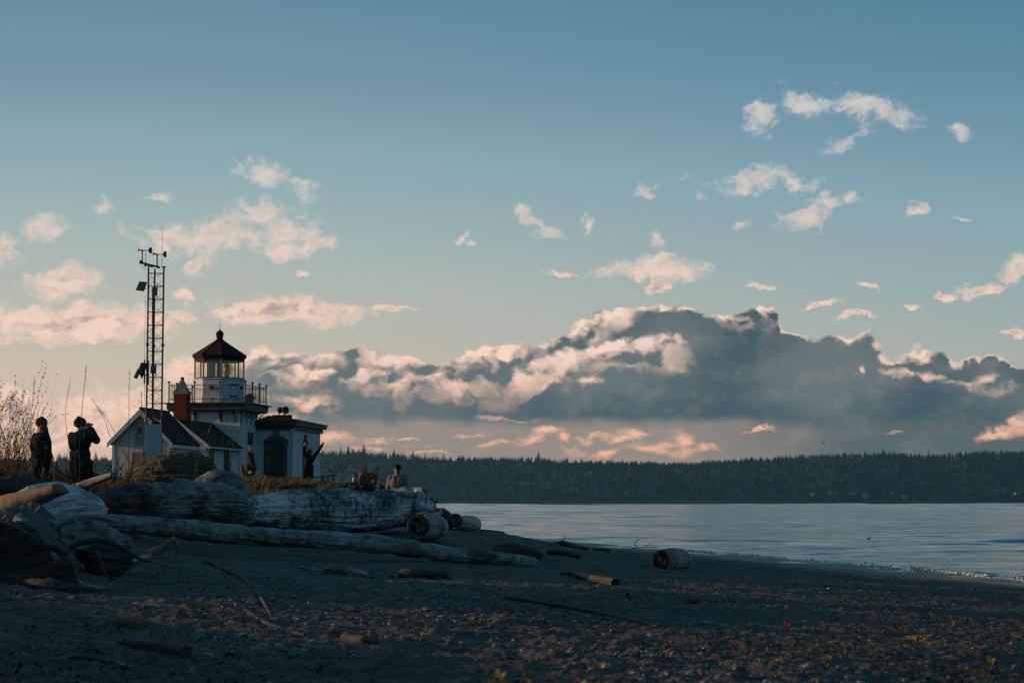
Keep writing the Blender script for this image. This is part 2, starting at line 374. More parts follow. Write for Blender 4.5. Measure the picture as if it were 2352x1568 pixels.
# ================================================================== the setting: beach, water, hills
YK = [0, 8, 15, 25, 33, 45, 56, 66, 78, 130]
BA = [.0, .03, .12, .35, .70, .95, 1.2, 1.7, 2.05, 2.05]       # height the bank adds
BX = [-4, -4.2, -5, -6.5, -7.2, -6.6, -5.2, -5.0, -5.6, -7]
BW = [3, 3, 3, 3.5, 3.5, 3.2, 2.6, 2.4, 2.6, 3.5]
def ground_z(x, y, detail=False):
    x = np.asarray(x, float); y = np.asarray(y, float)
    d = 25.9 - .194 * np.minimum(y, 140) - x
    z = .05 * d
    z = np.where(d < 0, .05 * d, np.where(d < 5.5, .04 * d, .22 + .0522 * (d - 5.5)))
    A = np.interp(y, YK, BA); bx = np.interp(y, YK, BX); bw = np.interp(y, YK, BW)
    t = np.clip((bx - x) / bw + .5, 0, 1); t = t*t*(3-2*t)
    z = z + A * t
    for mx_, my_, sx_, sy_, h_ in ((-4.4, 44.5, 3.0, 3.0, .22), (-3.2, 50, 2.0, 4.0, .35), (-1.2, 62, 3.4, 13, .62)):
        z = z + h_ * np.exp(-((x - mx_) / sx_) ** 2 - ((y - my_) / sy_) ** 2)
    # inland the bank levels out
    cap = 3.05 + .25 * np.tanh(x / 40)
    z = np.where(z > cap, cap + (z - cap) * .12, z)
    # low dune left of the camera, out of view, added to shade the foreground
    lf = np.clip((-x - 5.5 - .08 * y) / 5, 0, 1); lf = lf*lf*(3-2*lf)
    z = z + .85 * lf * np.exp(-((y - 11) / 8) ** 2)
    # the spit ends beyond the lighthouse
    e = np.clip((y - 125) / 30, 0, 1); z = z * (1 - e) - 1.5 * e
    z = z + .06 * fbm(x * .25, y * .25, 1.3, 3)
    return z
def GZ(x, y): return float(ground_z(np.array([x]), np.array([y]))[0])
def GP(px, py):
    """point of the ground under a pixel of the photo"""
    r = ray(px, py); Ys = np.geomspace(6, 130, 700); xs_ = r.x * Ys / r.y; zs_ = CAMZ + r.z * Ys / r.y
    g = ground_z(xs_, Ys); hit = np.nonzero(zs_ <= g)[0]; i = int(hit[0]) if len(hit) else len(Ys) - 1
    return Vector((float(xs_[i]), float(Ys[i]), float(g[i] if len(hit) else zs_[i])))
def GY(px, Y):
    x = (px - CX) / F * Y; return Vector((x, Y, GZ(x, Y)))

# beach: a grid that is fine near the camera, rows by distance
nr, nc = 1500, 900
ry = np.geomspace(4.5, 175, nr)
tx = np.concatenate([np.linspace(-.9, -.33, 90, endpoint=False), np.linspace(-.33, .32, nc - 130, endpoint=False), np.linspace(.32, .7, 40)])
Yg, Tg = np.meshgrid(ry, tx, indexing='ij'); Xg = Tg * Yg
Zg = ground_z(Xg, Yg)
sh = 25.9 - .194 * Yg - Xg
wet = np.clip((sh - 2.0) / 5, 0, 1)
rip = fbm(Xg * 2.4 + .6*Yg, Yg * 3.6, .7, 4, .55)                 # trodden, rippled sand
hum = fbm(Xg * .9, Yg * 1.1, 4.2, 3, .5)
clod = np.maximum(0, fbm(Xg * 5.5, Yg * 6.5, 9.1, 3, .6)) - .1
foot = np.clip(.25 - np.abs(pn(Xg * 2.1, Yg * 2.6, 8.8)), 0, 1)
Zg = Zg + wet * (.022 * rip + .022 * hum + .030 * clod - .05 * foot * (pn(Xg*.3, Yg*.3, 2.) > -.1)) + .006 * fbm(Xg * 12, Yg * 12, 3.3, 3)
V = np.stack([Xg.ravel(), Yg.ravel(), Zg.ravel()], 1)
i = np.arange(nr - 1)[:, None] * len(tx) + np.arange(len(tx) - 1)[None, :]; i = i.ravel()
Fq = np.stack([i, i + 1, i + 1 + len(tx), i + len(tx)], 1)
def sand_material():
    m = bpy.data.materials.new('sand'); m.use_nodes = True; t = NT(m.node_tree); b = m.node_tree.nodes['Principled BSDF']
    o = t.new('ShaderNodeTexCoord').outputs['Object']; x, y, z = t.xyz(o)
    n = t.noise(o, 1.1, 8, .62); f = t.noise(o, 38, 4, .65); s = t.noise(t.v('MULTIPLY', o, (1, 1.6, 1)), 7, 6, .7)
    base = t.mix(t.ss(n, .38, .62), c4((.028, .030, .031)), c4((.060, .057, .052)))
    base = t.mix(t.m('MULTIPLY', t.ss(f, .52, .72), .7), base, c4((.13, .125, .115)))
    base = t.mix(t.m('MULTIPLY', t.ss(s, .56, .66), .8), base, c4((.035, .030, .026)))      # weed and bark crumbs
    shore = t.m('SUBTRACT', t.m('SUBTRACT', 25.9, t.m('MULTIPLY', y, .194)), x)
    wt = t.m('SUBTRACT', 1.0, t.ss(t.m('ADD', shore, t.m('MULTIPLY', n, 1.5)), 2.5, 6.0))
    base = t.mix(wt, base, c4((.24, .175, .125)))  # lighter brown shore sand, brightened further to stand in for sunlight on it
    t.put(b.inputs['Base Color'], base)
    t.put(b.inputs['Roughness'], t.m('SUBTRACT', .9, t.m('MULTIPLY', wt, .12)))
    b.inputs['Specular IOR Level'].default_value = .3
    bp = t.new('ShaderNodeBump'); bp.inputs['Strength'].default_value = .9; bp.inputs['Distance'].default_value = .03
    h = t.m('ADD', t.noise(o, 16, 6, .65), t.m('MULTIPLY', t.new('ShaderNodeTexVoronoi').outputs[0], 0))
    vo = t.new('ShaderNodeTexVoronoi'); t.put(vo.inputs['Vector'], o); vo.inputs['Scale'].default_value = 22
    h = t.m('SUBTRACT', h, t.m('MULTIPLY', vo.outputs['Distance'], .35))
    t.put(bp.inputs['Height'], t.m('MULTIPLY', h, t.m('SUBTRACT', 1.0, t.m('MULTIPLY', wt, .75))))
    t.l.new(bp.outputs[0], b.inputs['Normal'])
    return m
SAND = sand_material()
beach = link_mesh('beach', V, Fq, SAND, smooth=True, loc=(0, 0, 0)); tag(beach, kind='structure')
# the land behind and beside the camera
gx = np.linspace(-160, 30, 96); gy = np.linspace(-90, 176, 134)
GX, GYY = np.meshgrid(gx, gy, indexing='ij'); Gz = ground_z(GX, np.maximum(GYY, 0)) - .28
i = (np.arange(len(gx) - 1)[:, None] * len(gy) + np.arange(len(gy) - 1)[None, :]).ravel()
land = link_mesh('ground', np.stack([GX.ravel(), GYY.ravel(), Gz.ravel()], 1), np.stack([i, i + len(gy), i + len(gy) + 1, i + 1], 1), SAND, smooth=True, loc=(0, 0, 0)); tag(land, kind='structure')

# water
def water_material():
    m = bpy.data.materials.new('sea_water'); m.use_nodes = True; t = NT(m.node_tree); b = m.node_tree.nodes['Principled BSDF']
    o = t.new('ShaderNodeTexCoord').outputs['Object']; x, y, z = t.xyz(o)
    b.inputs['Base Color'].default_value = (.015, .050, .072, 1); b.inputs['Roughness'].default_value = .12
    b.inputs['IOR'].default_value = 1.333
    far = t.m('DIVIDE', 60.0, t.m('MAXIMUM', y, 60.0))                    # waves blur together with distance
    v1 = t.v('MULTIPLY', o, (.55, 1.0, 1))
    h = t.m('ADD', t.m('MULTIPLY', t.noise(v1, .9, 5, .55, .4), 1.0), t.m('MULTIPLY', t.noise(t.v('MULTIPLY', o, (.4, 1, 1)), .16, 3, .5), 3.0))
    h = t.m('ADD', h, t.m('MULTIPLY', t.noise(t.v('MULTIPLY', o, (.3, 1, 1)), .03, 3, .5), 9.0))
    bp = t.new('ShaderNodeBump'); bp.inputs['Strength'].default_value = 1.0; bp.inputs['Distance'].default_value = .16
    t.put(bp.inputs['Height'], h); t.l.new(bp.outputs[0], b.inputs['Normal'])
    calm = t.noise(t.v('MULTIPLY', o, (.05, 1, 1)), .012, 4, .6)
    t.put(b.inputs['Roughness'], t.m('MULTIPLY_ADD', calm, .12, .03))
    return m
WATER = water_material()
wy = np.concatenate([np.linspace(-95, 40, 20, endpoint=False), np.geomspace(40, 5750, 2700)])
wt_ = np.concatenate([np.linspace(-1, -.075, 12, endpoint=False), np.linspace(-.075, .085, 330), np.linspace(.0855, 1, 12)]) * 3.65
WYg, WTg = np.meshgrid(wy, wt_, indexing='ij'); WXg = np.clip(WTg * np.maximum(WYg, 110), -3650, 3650) + np.where(np.abs(WTg) > 3, np.sign(WTg) * 200, 0)
WXg = np.clip(WXg, -3650, 3650); WZg = 0 * WXg
gust = .75 + .9 * fbm(WXg / 260, WYg / np.maximum(18, WYg * .10), 2.2, 3)          # rougher and calmer lanes
for lam, y_lo, y_hi in ((.8, 0, 110), (2.2, 0, 330), (6.0, 90, 1000), (18.0, 300, 2800), (50.0, 1000, 6500)):
    wgt = np.clip((y_hi - WYg) / (y_hi * .45), 0, 1) * np.clip((WYg - y_lo * .5) / (y_lo * .8 + 1), 0, 1)
    WZg += .042 * lam * wgt * gust * fbm(WXg / (lam * 2.6), WYg / lam, lam, 2)
WZg *= np.clip((WYg - 42) / 20, .25, 1)
i = (np.arange(len(wy) - 1)[:, None] * len(wt_) + np.arange(len(wt_) - 1)[None, :]).ravel()
water = link_mesh('water', np.stack([WXg.ravel(), WYg.ravel(), WZg.ravel()], 1), np.stack([i, i + 1, i + 1 + len(wt_), i + len(wt_)], 1), WATER, smooth=True, loc=(0, 0, 0)); tag(water, kind='structure')

# far wooded hills: skyline measured on the photo (ground line, a tree below the tops)
SHORE = 4500.0
RID = [(-900,1052),(-200,1052),(120,1062),(230,1060),(330,1060),(560,1056),(740,1052),(830,1050),(900,1056),(1000,1066),(1100,1065),(1250,1064),(1400,1066),(1500,1068),(1585,1072),(1640,1068),(1750,1064),(1900,1058),(2050,1056),(2120,1062),(2200,1054),(2352,1050),(2700,1050),(3400,1060)]
rx = [ (a - CX) / F for a, b in RID]; rz = [(HOR - b) / F for a, b in RID]
def hill_z(x, y):
    t_ = x / y; top = np.interp(t_, rx, rz) * 5400 + 2
    s = np.clip((y - SHORE) / 900, 0, 1)
    prof = np.where(s <= 1, 1 - (1 - s) ** 1.8, 1)
    z = 1.0 + top * prof * (.93 + .10 * fbm(x / 420, y / 300, 5.5, 3))
    bluff = np.clip((y - SHORE) / 40, 0, 1) * 8
    return z * np.clip((y - SHORE + 10) / 60, 0, 1) + bluff - 1.5 * (y < SHORE)
hy = np.concatenate([np.linspace(SHORE - 30, SHORE + 60, 8), np.linspace(SHORE + 90, SHORE + 1100, 24)]); ht = np.linspace(-.62, .6, 260)
HY, HT = np.meshgrid(hy, ht, indexing='ij'); HX = HT * HY; HZ = hill_z(HX, HY)
i = (np.arange(len(hy) - 1)[:, None] * len(ht) + np.arange(len(ht) - 1)[None, :]).ravel()
HILL = mat('forest_floor', (.010, .018, .018), .95, var=.5, scale=.02, coord='Object')
hills = link_mesh('hills', np.stack([HX.ravel(), HY.ravel(), HZ.ravel()], 1), np.stack([i, i + 1, i + 1 + len(ht), i + len(ht)], 1), HILL, smooth=True, loc=(0, SHORE, 0)); tag(hills, kind='structure')

# conifers
def conifer(h, seed, slim=.19):
    """jagged tiers of drooping boughs round a tapered trunk"""
    r = np.random.default_rng(seed); v = []; f = []
    n = 6
    for k in range(n): a = 2*math.pi*k/n; v.append((.018*h*math.cos(a), .018*h*math.sin(a), -.1 * h))
    v.append((0, 0, h)); f += [(k, (k+1) % n, n) for k in range(n)]
    tiers = 11
    for ti in range(tiers):
        q = ti / (tiers - 1); zc = h * (.12 + .86 * q); rad = h * slim * (1 - q) ** .85 * r.uniform(.75, 1.15) + .012*h
        nb = 7 if q < .7 else 5; ph = r.uniform(0, 6.28)
        for k in range(nb):
            a = ph + 2*math.pi*(k + r.uniform(-.3, .3))/nb; rr = rad * r.uniform(.55, 1.15); dz = -rad * r.uniform(.15, .5)
            ca, sa = math.cos(a), math.sin(a); wd = rr * .34; b = len(v); lift = h * .05
            v += [(0, 0, zc + lift), (ca*rr*.6 - sa*wd, sa*rr*.6 + ca*wd, zc + dz*.4), (ca*rr, sa*rr, zc + dz), (ca*rr*.6 + sa*wd, sa*rr*.6 - ca*wd, zc + dz*.4), (ca*rr*.4, sa*rr*.4, zc - lift*.6)]
            f += [(b, b+1, b+2), (b, b+2, b+3), (b+1, b+4, b+2), (b+4, b+3, b+2), (b, b+4, b+1), (b, b+3, b+4)]
    return np.array(v), np.array([q if len(q) == 3 else q for q in f])
NEEDLES = mat('conifer_needles', (.014, .026, .026), .95, var=.4, scale=.3, coord='Object', spec=.1)
variants = [conifer(1.0, 100 + k, s_) for k, s_ in enumerate((.17, .20, .15, .22, .18, .13, .24))]
protos = [None] * len(variants)
tr = random.Random(3)
ridge = []
def skyline_tree(px, h, vi, Yd, label=None):
    x = (px - CX) / F * Yd; z = float(hill_z(np.array([x]), np.array([Yd]))[0]) - .06 * h
    if protos[vi] is None:
        o = link_mesh('conifer', variants[vi][0], variants[vi][1], NEEDLES, loc=(0, 0, 0)); protos[vi] = o
    else:
        o = protos[vi].copy(); col.objects.link(o)
    o.location = (x, Yd, z); k_ = tr.uniform(1.5, 2.3); o.scale = (h * k_, h * k_, h); o.rotation_euler = (0, 0, tr.uniform(0, 6.28))
    tag(o, label or 'dark conifer on the skyline of the far wooded hill', 'tree', 'conifers along the far skyline')
SPECIAL = [(1237,34,'tallest conifer on the far skyline right of the seated person'),(836,36,'tall narrow conifer on the skyline right of the raised fist'),(801,32,'broad conifer on the skyline just right of the lighthouse wing'),
 (2030,28,'conifer standing proud of the far skyline under the right end of the cloud bank'),(1985,24,'slim topped conifer just left of the proudest one on the right skyline'),(905,30,'conifer rising at the end of the tall clump above the yellow backpack'),(221,34,'conifer seen between the long haired person and the person with binoculars'),(300,34,'conifer seen beside the shed left wall behind the dry grass')]
for px_, h_, lb in SPECIAL: skyline_tree(px_, h_, tr.choice((0, 3)), SHORE + 800, lb)
px_ = 125.0; cnt = 0
while px_ < 2375 and cnt < 284:
    if not (465 < px_ < 725):
        near = px_ < 960
        h_ = tr.uniform(15, 27) if near else tr.uniform(11, 19)
        h_ *= 1 + .55*float(pn(px_/34, 0., 3.3)); h_ *= 1.35 if tr.random() < .12 else 1
        zone = 'left of the shed, behind the two people' if px_ < 465 else 'between the lighthouse wing and the seated person' if px_ < 900 else 'just right of the seated person' if px_ < 1180 else 'below the glowing orange clouds' if px_ < 1640 else 'below the dark middle of the cloud bank' if px_ < 2000 else 'at the far right'
        skyline_tree(px_, h_, tr.randrange(7), SHORE + tr.uniform(700, 900), ('tall' if h_ > 20 else 'middling' if h_ > 15 else 'short') + ' conifer on the far skyline ' + zone); cnt += 1
    px_ += tr.uniform(3.2, 10.2)
# the wood on the slope reads as one mass
VV, FF = [], []; base_i = 0
for k in range(8500):
    t_ = tr.uniform(-.36, .34); Yd = SHORE + 25 + 860 * tr.random() ** 1.1; x = t_ * Yd
    if 465 < CX + t_ * F < 725 and tr.random() < .7: continue
    z = float(hill_z(np.array([x]), np.array([Yd]))[0]); h_ = tr.uniform(11, 19); a = tr.uniform(0, 6.28)
    v_, f_ = variants[tr.randrange(7)]; ca, sa = math.cos(a), math.sin(a); wd = h_ * 2.1
    VV.append(np.stack([x + (v_[:, 0]*ca - v_[:, 1]*sa)*wd, Yd + (v_[:, 0]*sa + v_[:, 1]*ca)*wd, z - .06*h_ + v_[:, 2]*h_], 1)); FF.append(f_ + base_i); base_i += len(v_)
wood = link_mesh('forest', np.concatenate(VV), np.concatenate(FF), NEEDLES, loc=(0, SHORE, 0))
tag(wood, 'dense dark conifer wood covering the hill across the water', 'forest', kind='stuff')

# houses at the foot of the hill
HW = mat('house_paint', (.36, .37, .36), .8, var=.15, scale=.4); HR = mat('house_roof', (.14, .13, .13), .9, var=.3, scale=.4); HG = mat('house_glass', (.03, .04, .05), .2, spec=.6, var=.1)
HOUSES = [(1216,1110,22,'pale wide house on the far shore, leftmost of the larger ones'),(1140,1112,9,'small pale house on the far shore left of the wide one'),(1258,1116,9,'small house just right of the wide pale one on the far shore'),
 (1320,1122,12,'lone low house on the far shore between the wide one and the right-hand row'),(1440,1127,12,'house low on the far shore above the driftwood tangle'),(1868,1133,12,'leftmost house in the right-hand row on the far shore'),(1908,1131,14,'grey house second in the right-hand row on the far shore'),
 (1955,1132,16,'pale house third in the right-hand row on the far shore'),(1990,1136,20,'widest house of the right-hand row on the far shore'),(2042,1130,14,'house with pale front at the right end of the row on the far shore'),(2075,1139,10,'small low house past the right end of the row, near the water'),(2335,1132,14,'lone pale house on the far shore at the right edge')]
for px_, py_, wd, lb in HOUSES:
    for Yd in np.arange(SHORE + 12, SHORE + 400, 4):
        x = (px_ - CX) / F * Yd; z = float(hill_z(np.array([x]), np.array([Yd]))[0])
        if z >= CAMZ + (HOR - py_) / F * Yd - 4: break
    x = float(x); Yd = float(Yd)
    h_ = empty('house', (x, Yd, z)); tag(h_, lb, 'house', 'houses on the far shore')
    MB().box((x, Yd, z), (wd, 9, 6)).prism([Vector((x-wd/2, Yd-4.5, z+3)), Vector((x-wd/2, Yd+4.5, z+3)), Vector((x-wd/2, Yd, z+5.6))], (wd, 0, 0)).build('wall', HW, h_)
    for sg in (-1, 1):
        MB().hexa([Vector((x+a*(wd/2+.8), Yd+sg*b, z+c)) for c0, c1 in ((0, 0),) for a, b, c in ((-1,0,5.7),(1,0,5.7),(1,5.4,2.7),(-1,5.4,2.7),(-1,0,6.1),(1,0,6.1),(1,5.4,3.1),(-1,5.4,3.1))]).build('roof', HR, h_)
    for q in range(3): MB().box((x + (q-1)*wd*.3, Yd-4.55, z+1.0), (wd*.16, .2, 1.6)).build('window', HG, h_)

# ================================================================== driftwood
def wood_mat(name, dark, light, along=(1.5, 16), bump=.5, patch=1.2, rough=.85, lo=.38, hi=.68, moss=None, fib=None):
    m = bpy.data.materials.new(name); m.use_nodes = True; t = NT(m.node_tree); b = m.node_tree.nodes['Principled BSDF']
    uv = t.new('ShaderNodeTexCoord').outputs['UV']; o = t.new('ShaderNodeTexCoord').outputs['Object']
    g = t.noise(t.v('MULTIPLY', uv, (along[0], along[1], 1)), 1.0, 8, .62, .3)
    if fib: g = t.m('ADD', t.m('MULTIPLY', g, .35), t.m('MULTIPLY', t.noise(t.v('MULTIPLY', o, fib), 1.0, 8, .68, .6), .65))
    pt = t.noise(o, patch, 5, .6)
    f = t.ss(t.m('ADD', t.m('MULTIPLY', g, .6), t.m('MULTIPLY', pt, .5)), lo, hi)
    cc = t.mix(f, c4(dark), c4(light))
    if moss:
        gt = t.new('ShaderNodeNewGeometry').outputs['Normal']; nz = t.xyz(gt)[2]
        cc = t.mix(t.m('MULTIPLY', t.ss(t.m('ADD', nz, t.noise(o, 6, 5, .7)), .55, 1.1), .9), cc, c4(moss))
    t.put(b.inputs['Base Color'], cc)
    t.put(b.inputs['Roughness'], t.m('MULTIPLY_ADD', g, .25, rough - .15)); b.inputs['Specular IOR Level'].default_value = .35
    bp = t.new('ShaderNodeBump'); bp.inputs['Strength'].default_value = bump; bp.inputs['Distance'].default_value = .07
    t.put(bp.inputs['Height'], g); t.l.new(bp.outputs[0], b.inputs['Normal'])
    return m
W_BLEACH = wood_mat('bleached_wood', (.035, .045, .050), (.50, .55, .58), (9, 5), 1.0, 1.1, .62, .47, .66, fib=(13, 13, 4.5))
W_GREY = wood_mat('grey_wood', (.022, .026, .029), (.20, .235, .25), (1.2, 14), .9, .9, .7, .44, .70, fib=(3, 3, 9))
W_PALE = wood_mat('pale_wood', (.10, .13, .15), (.46, .52, .56), (1.2, 8), .5, 1.4, .7, .38, .68)
W_DARK = wood_mat('dark_wood', (.012, .012, .012), (.050, .048, .046), (1.2, 14), .8, 1.5)
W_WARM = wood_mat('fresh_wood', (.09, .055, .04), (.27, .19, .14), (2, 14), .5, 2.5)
W_MOSS = wood_mat('mossy_wood', (.022, .022, .018), (.085, .085, .07), (1.2, 10), .9, 1.5, .9, moss=(.042, .042, .020))
W_END = mat('rotten_end_grain', (.020, .018, .016), .95, var=.6, scale=6, bump=.8, bscale=14)
W_BAND = wood_mat('banded_wood', (.030, .034, .036), (.22, .25, .265), (2.4, 9), .9, .9, .72, .45, .66, fib=(5, 5, 3))

def smooth_path(pts, n):
    """Catmull-Rom through rows of numbers"""
    A = np.array(pts, float); A = np.vstack([2*A[0]-A[1], A, 2*A[-1]-A[-2]]); out_ = []
    m = len(pts) - 1
    for t in np.linspace(0, m, n):
        i = min(int(t), m - 1); f = t - i; p0_, p1_, p2_, p3_ = A[i:i+4]
        out_.append(.5*((2*p1_)+(-p0_+p2_)*f+(2*p0_-5*p1_+4*p2_-p3_)*f*f+(-p0_+3*p1_-3*p2_+p3_)*f**3))
    return np.array(out_)
def tube_surf(C, Rr, na, seed, groove=.05, lump=.05, lobes=0, squash=1.0, jag=(0, 0), twist=0.0, gs=9):
    """C (n,3) centres, Rr (n) radii -> V, F, UV of a bark-like closed tube"""
    n = len(C); T = np.gradient(C, axis=0); T /= np.linalg.norm(T, axis=1)[:, None]
    up = np.array([0, 0, 1.0]) if abs(T[0, 2]) < .9 else np.array([1.0, 0, 0])
    Aax = np.zeros((n, 3)); Bax = np.zeros((n, 3))
    for i in range(n):
        a = np.cross(T[i], up); a /= np.linalg.norm(a); b = np.cross(a, T[i]); up = b; Aax[i] = a; Bax[i] = b
    s = np.concatenate([[0], np.cumsum(np.linalg.norm(np.diff(C, axis=0), axis=1))])
    th = np.linspace(0, 2*np.pi, na, endpoint=False)
    S, TH = np.meshgrid(s, th, indexing='ij'); RR = Rr[:, None] + 0*TH
    ct, st = np.cos(TH + twist*S), np.sin(TH + twist*S); rm = Rr.mean()
    k = 1 + groove * fbm(ct*gs*.5 + seed*3.1, st*gs*.5, S*.6/max(rm, .05)*.3, 3) + lump * fbm(ct*1.2 + seed, st*1.2, S/max(rm, .05)*.35, 3)
    fine = fbm(ct*gs*2.2 + seed*1.7, st*gs*2.2, S*4.5, 4, .62); k = k + groove*.6*fine - .3*groove*np.clip(.12 - np.abs(fbm(ct*gs*.9 - seed, st*gs*.9, S*.5, 2)), 0, 1)/.12*.6
    if lobes: k = k + .14 * np.cos(lobes*TH + seed) * np.clip(Rr/Rr.max(), 0, 1)[:, None]**3
    RR = RR * k
    off = np.zeros_like(S)
    if jag[0]: off = off - jag[0]*rm*np.abs(fbm(ct*2+seed, st*2, 0.3, 3)) * np.clip(1 - np.arange(n)/4, 0, 1)[:, None]
    if jag[1]: off = off + jag[1]*rm*np.abs(fbm(ct*2+seed, st*2, 7.3, 3)) * np.clip(1 - np.arange(n)[::-1]/4, 0, 1)[:, None]
    V_ = C[:, None, :] + Aax[:, None, :]*(np.cos(TH)*RR)[..., None] + Bax[:, None, :]*(np.sin(TH)*RR*squash)[..., None] + T[:, None, :]*off[..., None]
    UV = np.stack([S, TH * rm], -1).reshape(-1, 2)
    i = np.arange(n-1)[:, None]*na; j = np.arange(na)[None, :]; j2 = (j+1) % na
    Fq_ = np.stack([(i+j).ravel(), (i+j2).ravel(), (i+na+j2).ravel(), (i+na+j).ravel()], 1)
    V_ = V_.reshape(-1, 3); faces = [tuple(q) for q in Fq_[:, ::-1].tolist()]
    # end caps, dished a little
    for e, (ci, sg) in enumerate(((0, -1), (n-1, 1))):
        idx = [ci*na + q for q in range(na)]; rim = V_[idx] - C[ci]; rl_ = np.linalg.norm(rim, axis=1); prev = np.array(idx)
        for fr_ in (.93, .80, .62, .42, .22):
            b = len(V_); cir = rim / rl_[:, None] * rl_.mean(); ring = (rim*fr_ + (cir - rim)*fr_*(1 - fr_))
            ax_ = fbm(ring[:, 0]/rm*2.2 + seed, ring[:, 1]/rm*2.2, ring[:, 2]/rm*2.2, 3) * rm*.13 - (.0 if fr_ > .9 else .05*rm)
            V_ = np.vstack([V_, C[ci] + ring + T[ci]*sg*ax_[:, None]]); UV = np.vstack([UV, np.stack([np.full(na, fr_*.4), th*rm*fr_], 1)])
            for q in range(na):
                q2 = (q+1) % na; f1 = (int(prev[q]), int(prev[q2]), b+q2, b+q); faces.append(f1 if sg < 0 else f1[::-1])
            prev = np.arange(b, b+na)
        V_ = np.vstack([V_, (C[ci] - T[ci]*sg*rm*.05)[None]]); UV = np.vstack([UV, [[0, 0]]]); c_ = len(V_) - 1
        for q in range(na):
            q2 = (q+1) % na; f2 = (int(prev[q]), int(prev[q2]), c_); faces.append(f2 if sg < 0 else f2[::-1])
    return V_, faces, UV
def log(name, rows, m, label, cat='log', seed=1, n=None, na=40, group=None, end=None, parent=None, world=False, **kw):
    """rows: (px, py top, py bottom, depth) read off the photo"""
    if world: W = np.array(rows, float)
    else:
        W = []
        for px, t_, b_, Y in rows:
            c = P(px, (t_+b_)/2, Y); W.append((c.x, c.y, c.z, (b_-t_)/2/F*Y))
    L = sum((Vector(W[i+1][:3]) - Vector(W[i][:3])).length for i in range(len(W)-1)); rm = np.mean([q[3] for q in W])
    n = n or int(np.clip(L / rm * 9, 14, 340))
    S = smooth_path(W, n)
    V_, f_, UV = tube_surf(S[:, :3], np.maximum(S[:, 3], .004), na, seed, **kw)
    o = link_mesh(name, V_, f_, m, parent, smooth=True, uv=UV)
    if parent is None: tag(o, label, cat, group)
    if end is not None:
        ci = 0 if end == 0 else n - 1; c = Vector(S[ci, :3]); d = (c - Vector(S[1 if end == 0 else n-2, :3])).normalized(); r_ = S[ci, 3] * .9
        mb = MB(); mb.lathe(c - d*r_*.12, [(r_*.92, 0), (r_*.86, r_*.16), (r_*.5, r_*.12), (.01, r_*.1)], 28, d)
        e = mb.build('cut_end', W_END, o)
    return o
big = log('driftwood_log', [(540,1152,1204,46.5),(580,1142,1211,46.8),(630,1133,1215,47),(700,1127,1218,47.5),(760,1123,1218,48),(850,1125,1217,48.5),(915,1124,1210,49),(955,1122,1200,49.5),(982,1140,1190,49.8)], W_BLEACH,
 'huge bleached log across the bank below the backpack and the seated person', 'log', seed=2, na=190, n=330, groove=.07, lump=.10, gs=14, jag=(.4, .8))
for k, r_ in enumerate(([(930,1122,1160,49.2),(965,1120,1165,49),(985,1138,1172,48.9)], [(962,1138,1182,48.9),(986,1150,1188,48.8),(992,1158,1184,48.8)], [(900,1124,1150,48.8),(930,1119,1143,48.7),(950,1122,1140,48.7)])):
    log('root_knob', r_, W_BLEACH, None, parent=big, seed=20+k, n=30, na=40, groove=.12, lump=.22)
log('log', [(963,1180,1236,45.6),(972,1177,1238,46.2),(990,1178,1240,47.2),(1004,1184,1238,48.2)], W_BAND, 'short thick log with a dark sawn end under the tip of the huge bleached log', seed=4, n=50, na=64, end=0, groove=.05, lump=.05)
log('log', [(205,1180,1222,35),(300,1184,1226,36),(420,1192,1235,37),(480,1198,1243,37.5),(600,1211,1252,38.3),(740,1219,1260,39.2),(860,1229,1268,39.6),(960,1244,1281,40),(1060,1258,1291,40.3),(1150,1268,1299,40.6),(1228,1280,1303,41)], W_BAND,
 'long thin log snaking in front of the other driftwood down the sand', seed=5, n=420, na=72, groove=.08, lump=.14, jag=(.3, .5))
log('log', [(222,1138,1185,38.5),(262,1119,1188,39),(310,1110,1190,39.6),(400,1107,1190,41),(480,1110,1190,42.5),(530,1120,1188,43.5),(553,1142,1182,44)], W_GREY, 'thick dark grey log lying below the mossy mound', seed=6, n=240, na=170, groove=.10, lump=.13, gs=9, jag=(.3, .3))
log('log', [(455,1098,1180,47),(500,1082,1184,47.1),(530,1086,1180,47.3),(549,1104,1172,47.4),(558,1126,1162,47.5)], W_GREY, 'rounded butt end of a log between the mossy mound and the bleached log', seed=7, n=90, na=120, groove=.08, lump=.12)
log('mossy_log', [(296,1078,1112,52),(330,1062,1128,52),(368,1050,1138,52),(409,1045,1142,52),(455,1048,1142,52),(485,1060,1138,52),(500,1080,1120,52)], W_MOSS, 'humped mossy log end in front of the shed and the low wing', 'log', seed=8, n=150, na=130, groove=.14, lump=.24, jag=(.2, .2))
log('log', [(-90,1158,1240,27.2),(-10,1152,1236,28),(50,1132,1230,28.4),(85,1118,1226,28.6),(140,1112,1216,29),(190,1127,1206,29.3),(222,1147,1197,29.6),(238,1164,1186,29.7)], W_PALE, 'pale smooth log at the left edge sloping down to the right', seed=9, n=150, na=120, groove=.09, lump=.12, jag=(0, .3))
log('log', [(-80,1096,1142,33),(0,1096,1140,33),(60,1096,1137,33.2),(110,1104,1131,33.5),(150,1114,1127,33.8)], W_DARK, 'dark log behind the pale one at the left edge', seed=10, n=100, na=80, groove=.06, lump=.08)
log('driftwood_plank', [(160,1112,1131,36),(210,1095,1118,35.6),(250,1084,1101,35.2),(258,1084,1094,35.1)], W_GREY, 'weathered board sticking up to the right beside the pale log', 'driftwood', seed=11, n=40, na=24, squash=.8, groove=.05, lump=.08)
log('log', [(148,1077,1096,44),(165,1075,1098,44),(200,1081,1099,44),(234,1090,1101,44)], W_DARK, 'dark knotty log at the feet of the person with binoculars', seed=12, n=40, na=30, groove=.08, lump=.2)
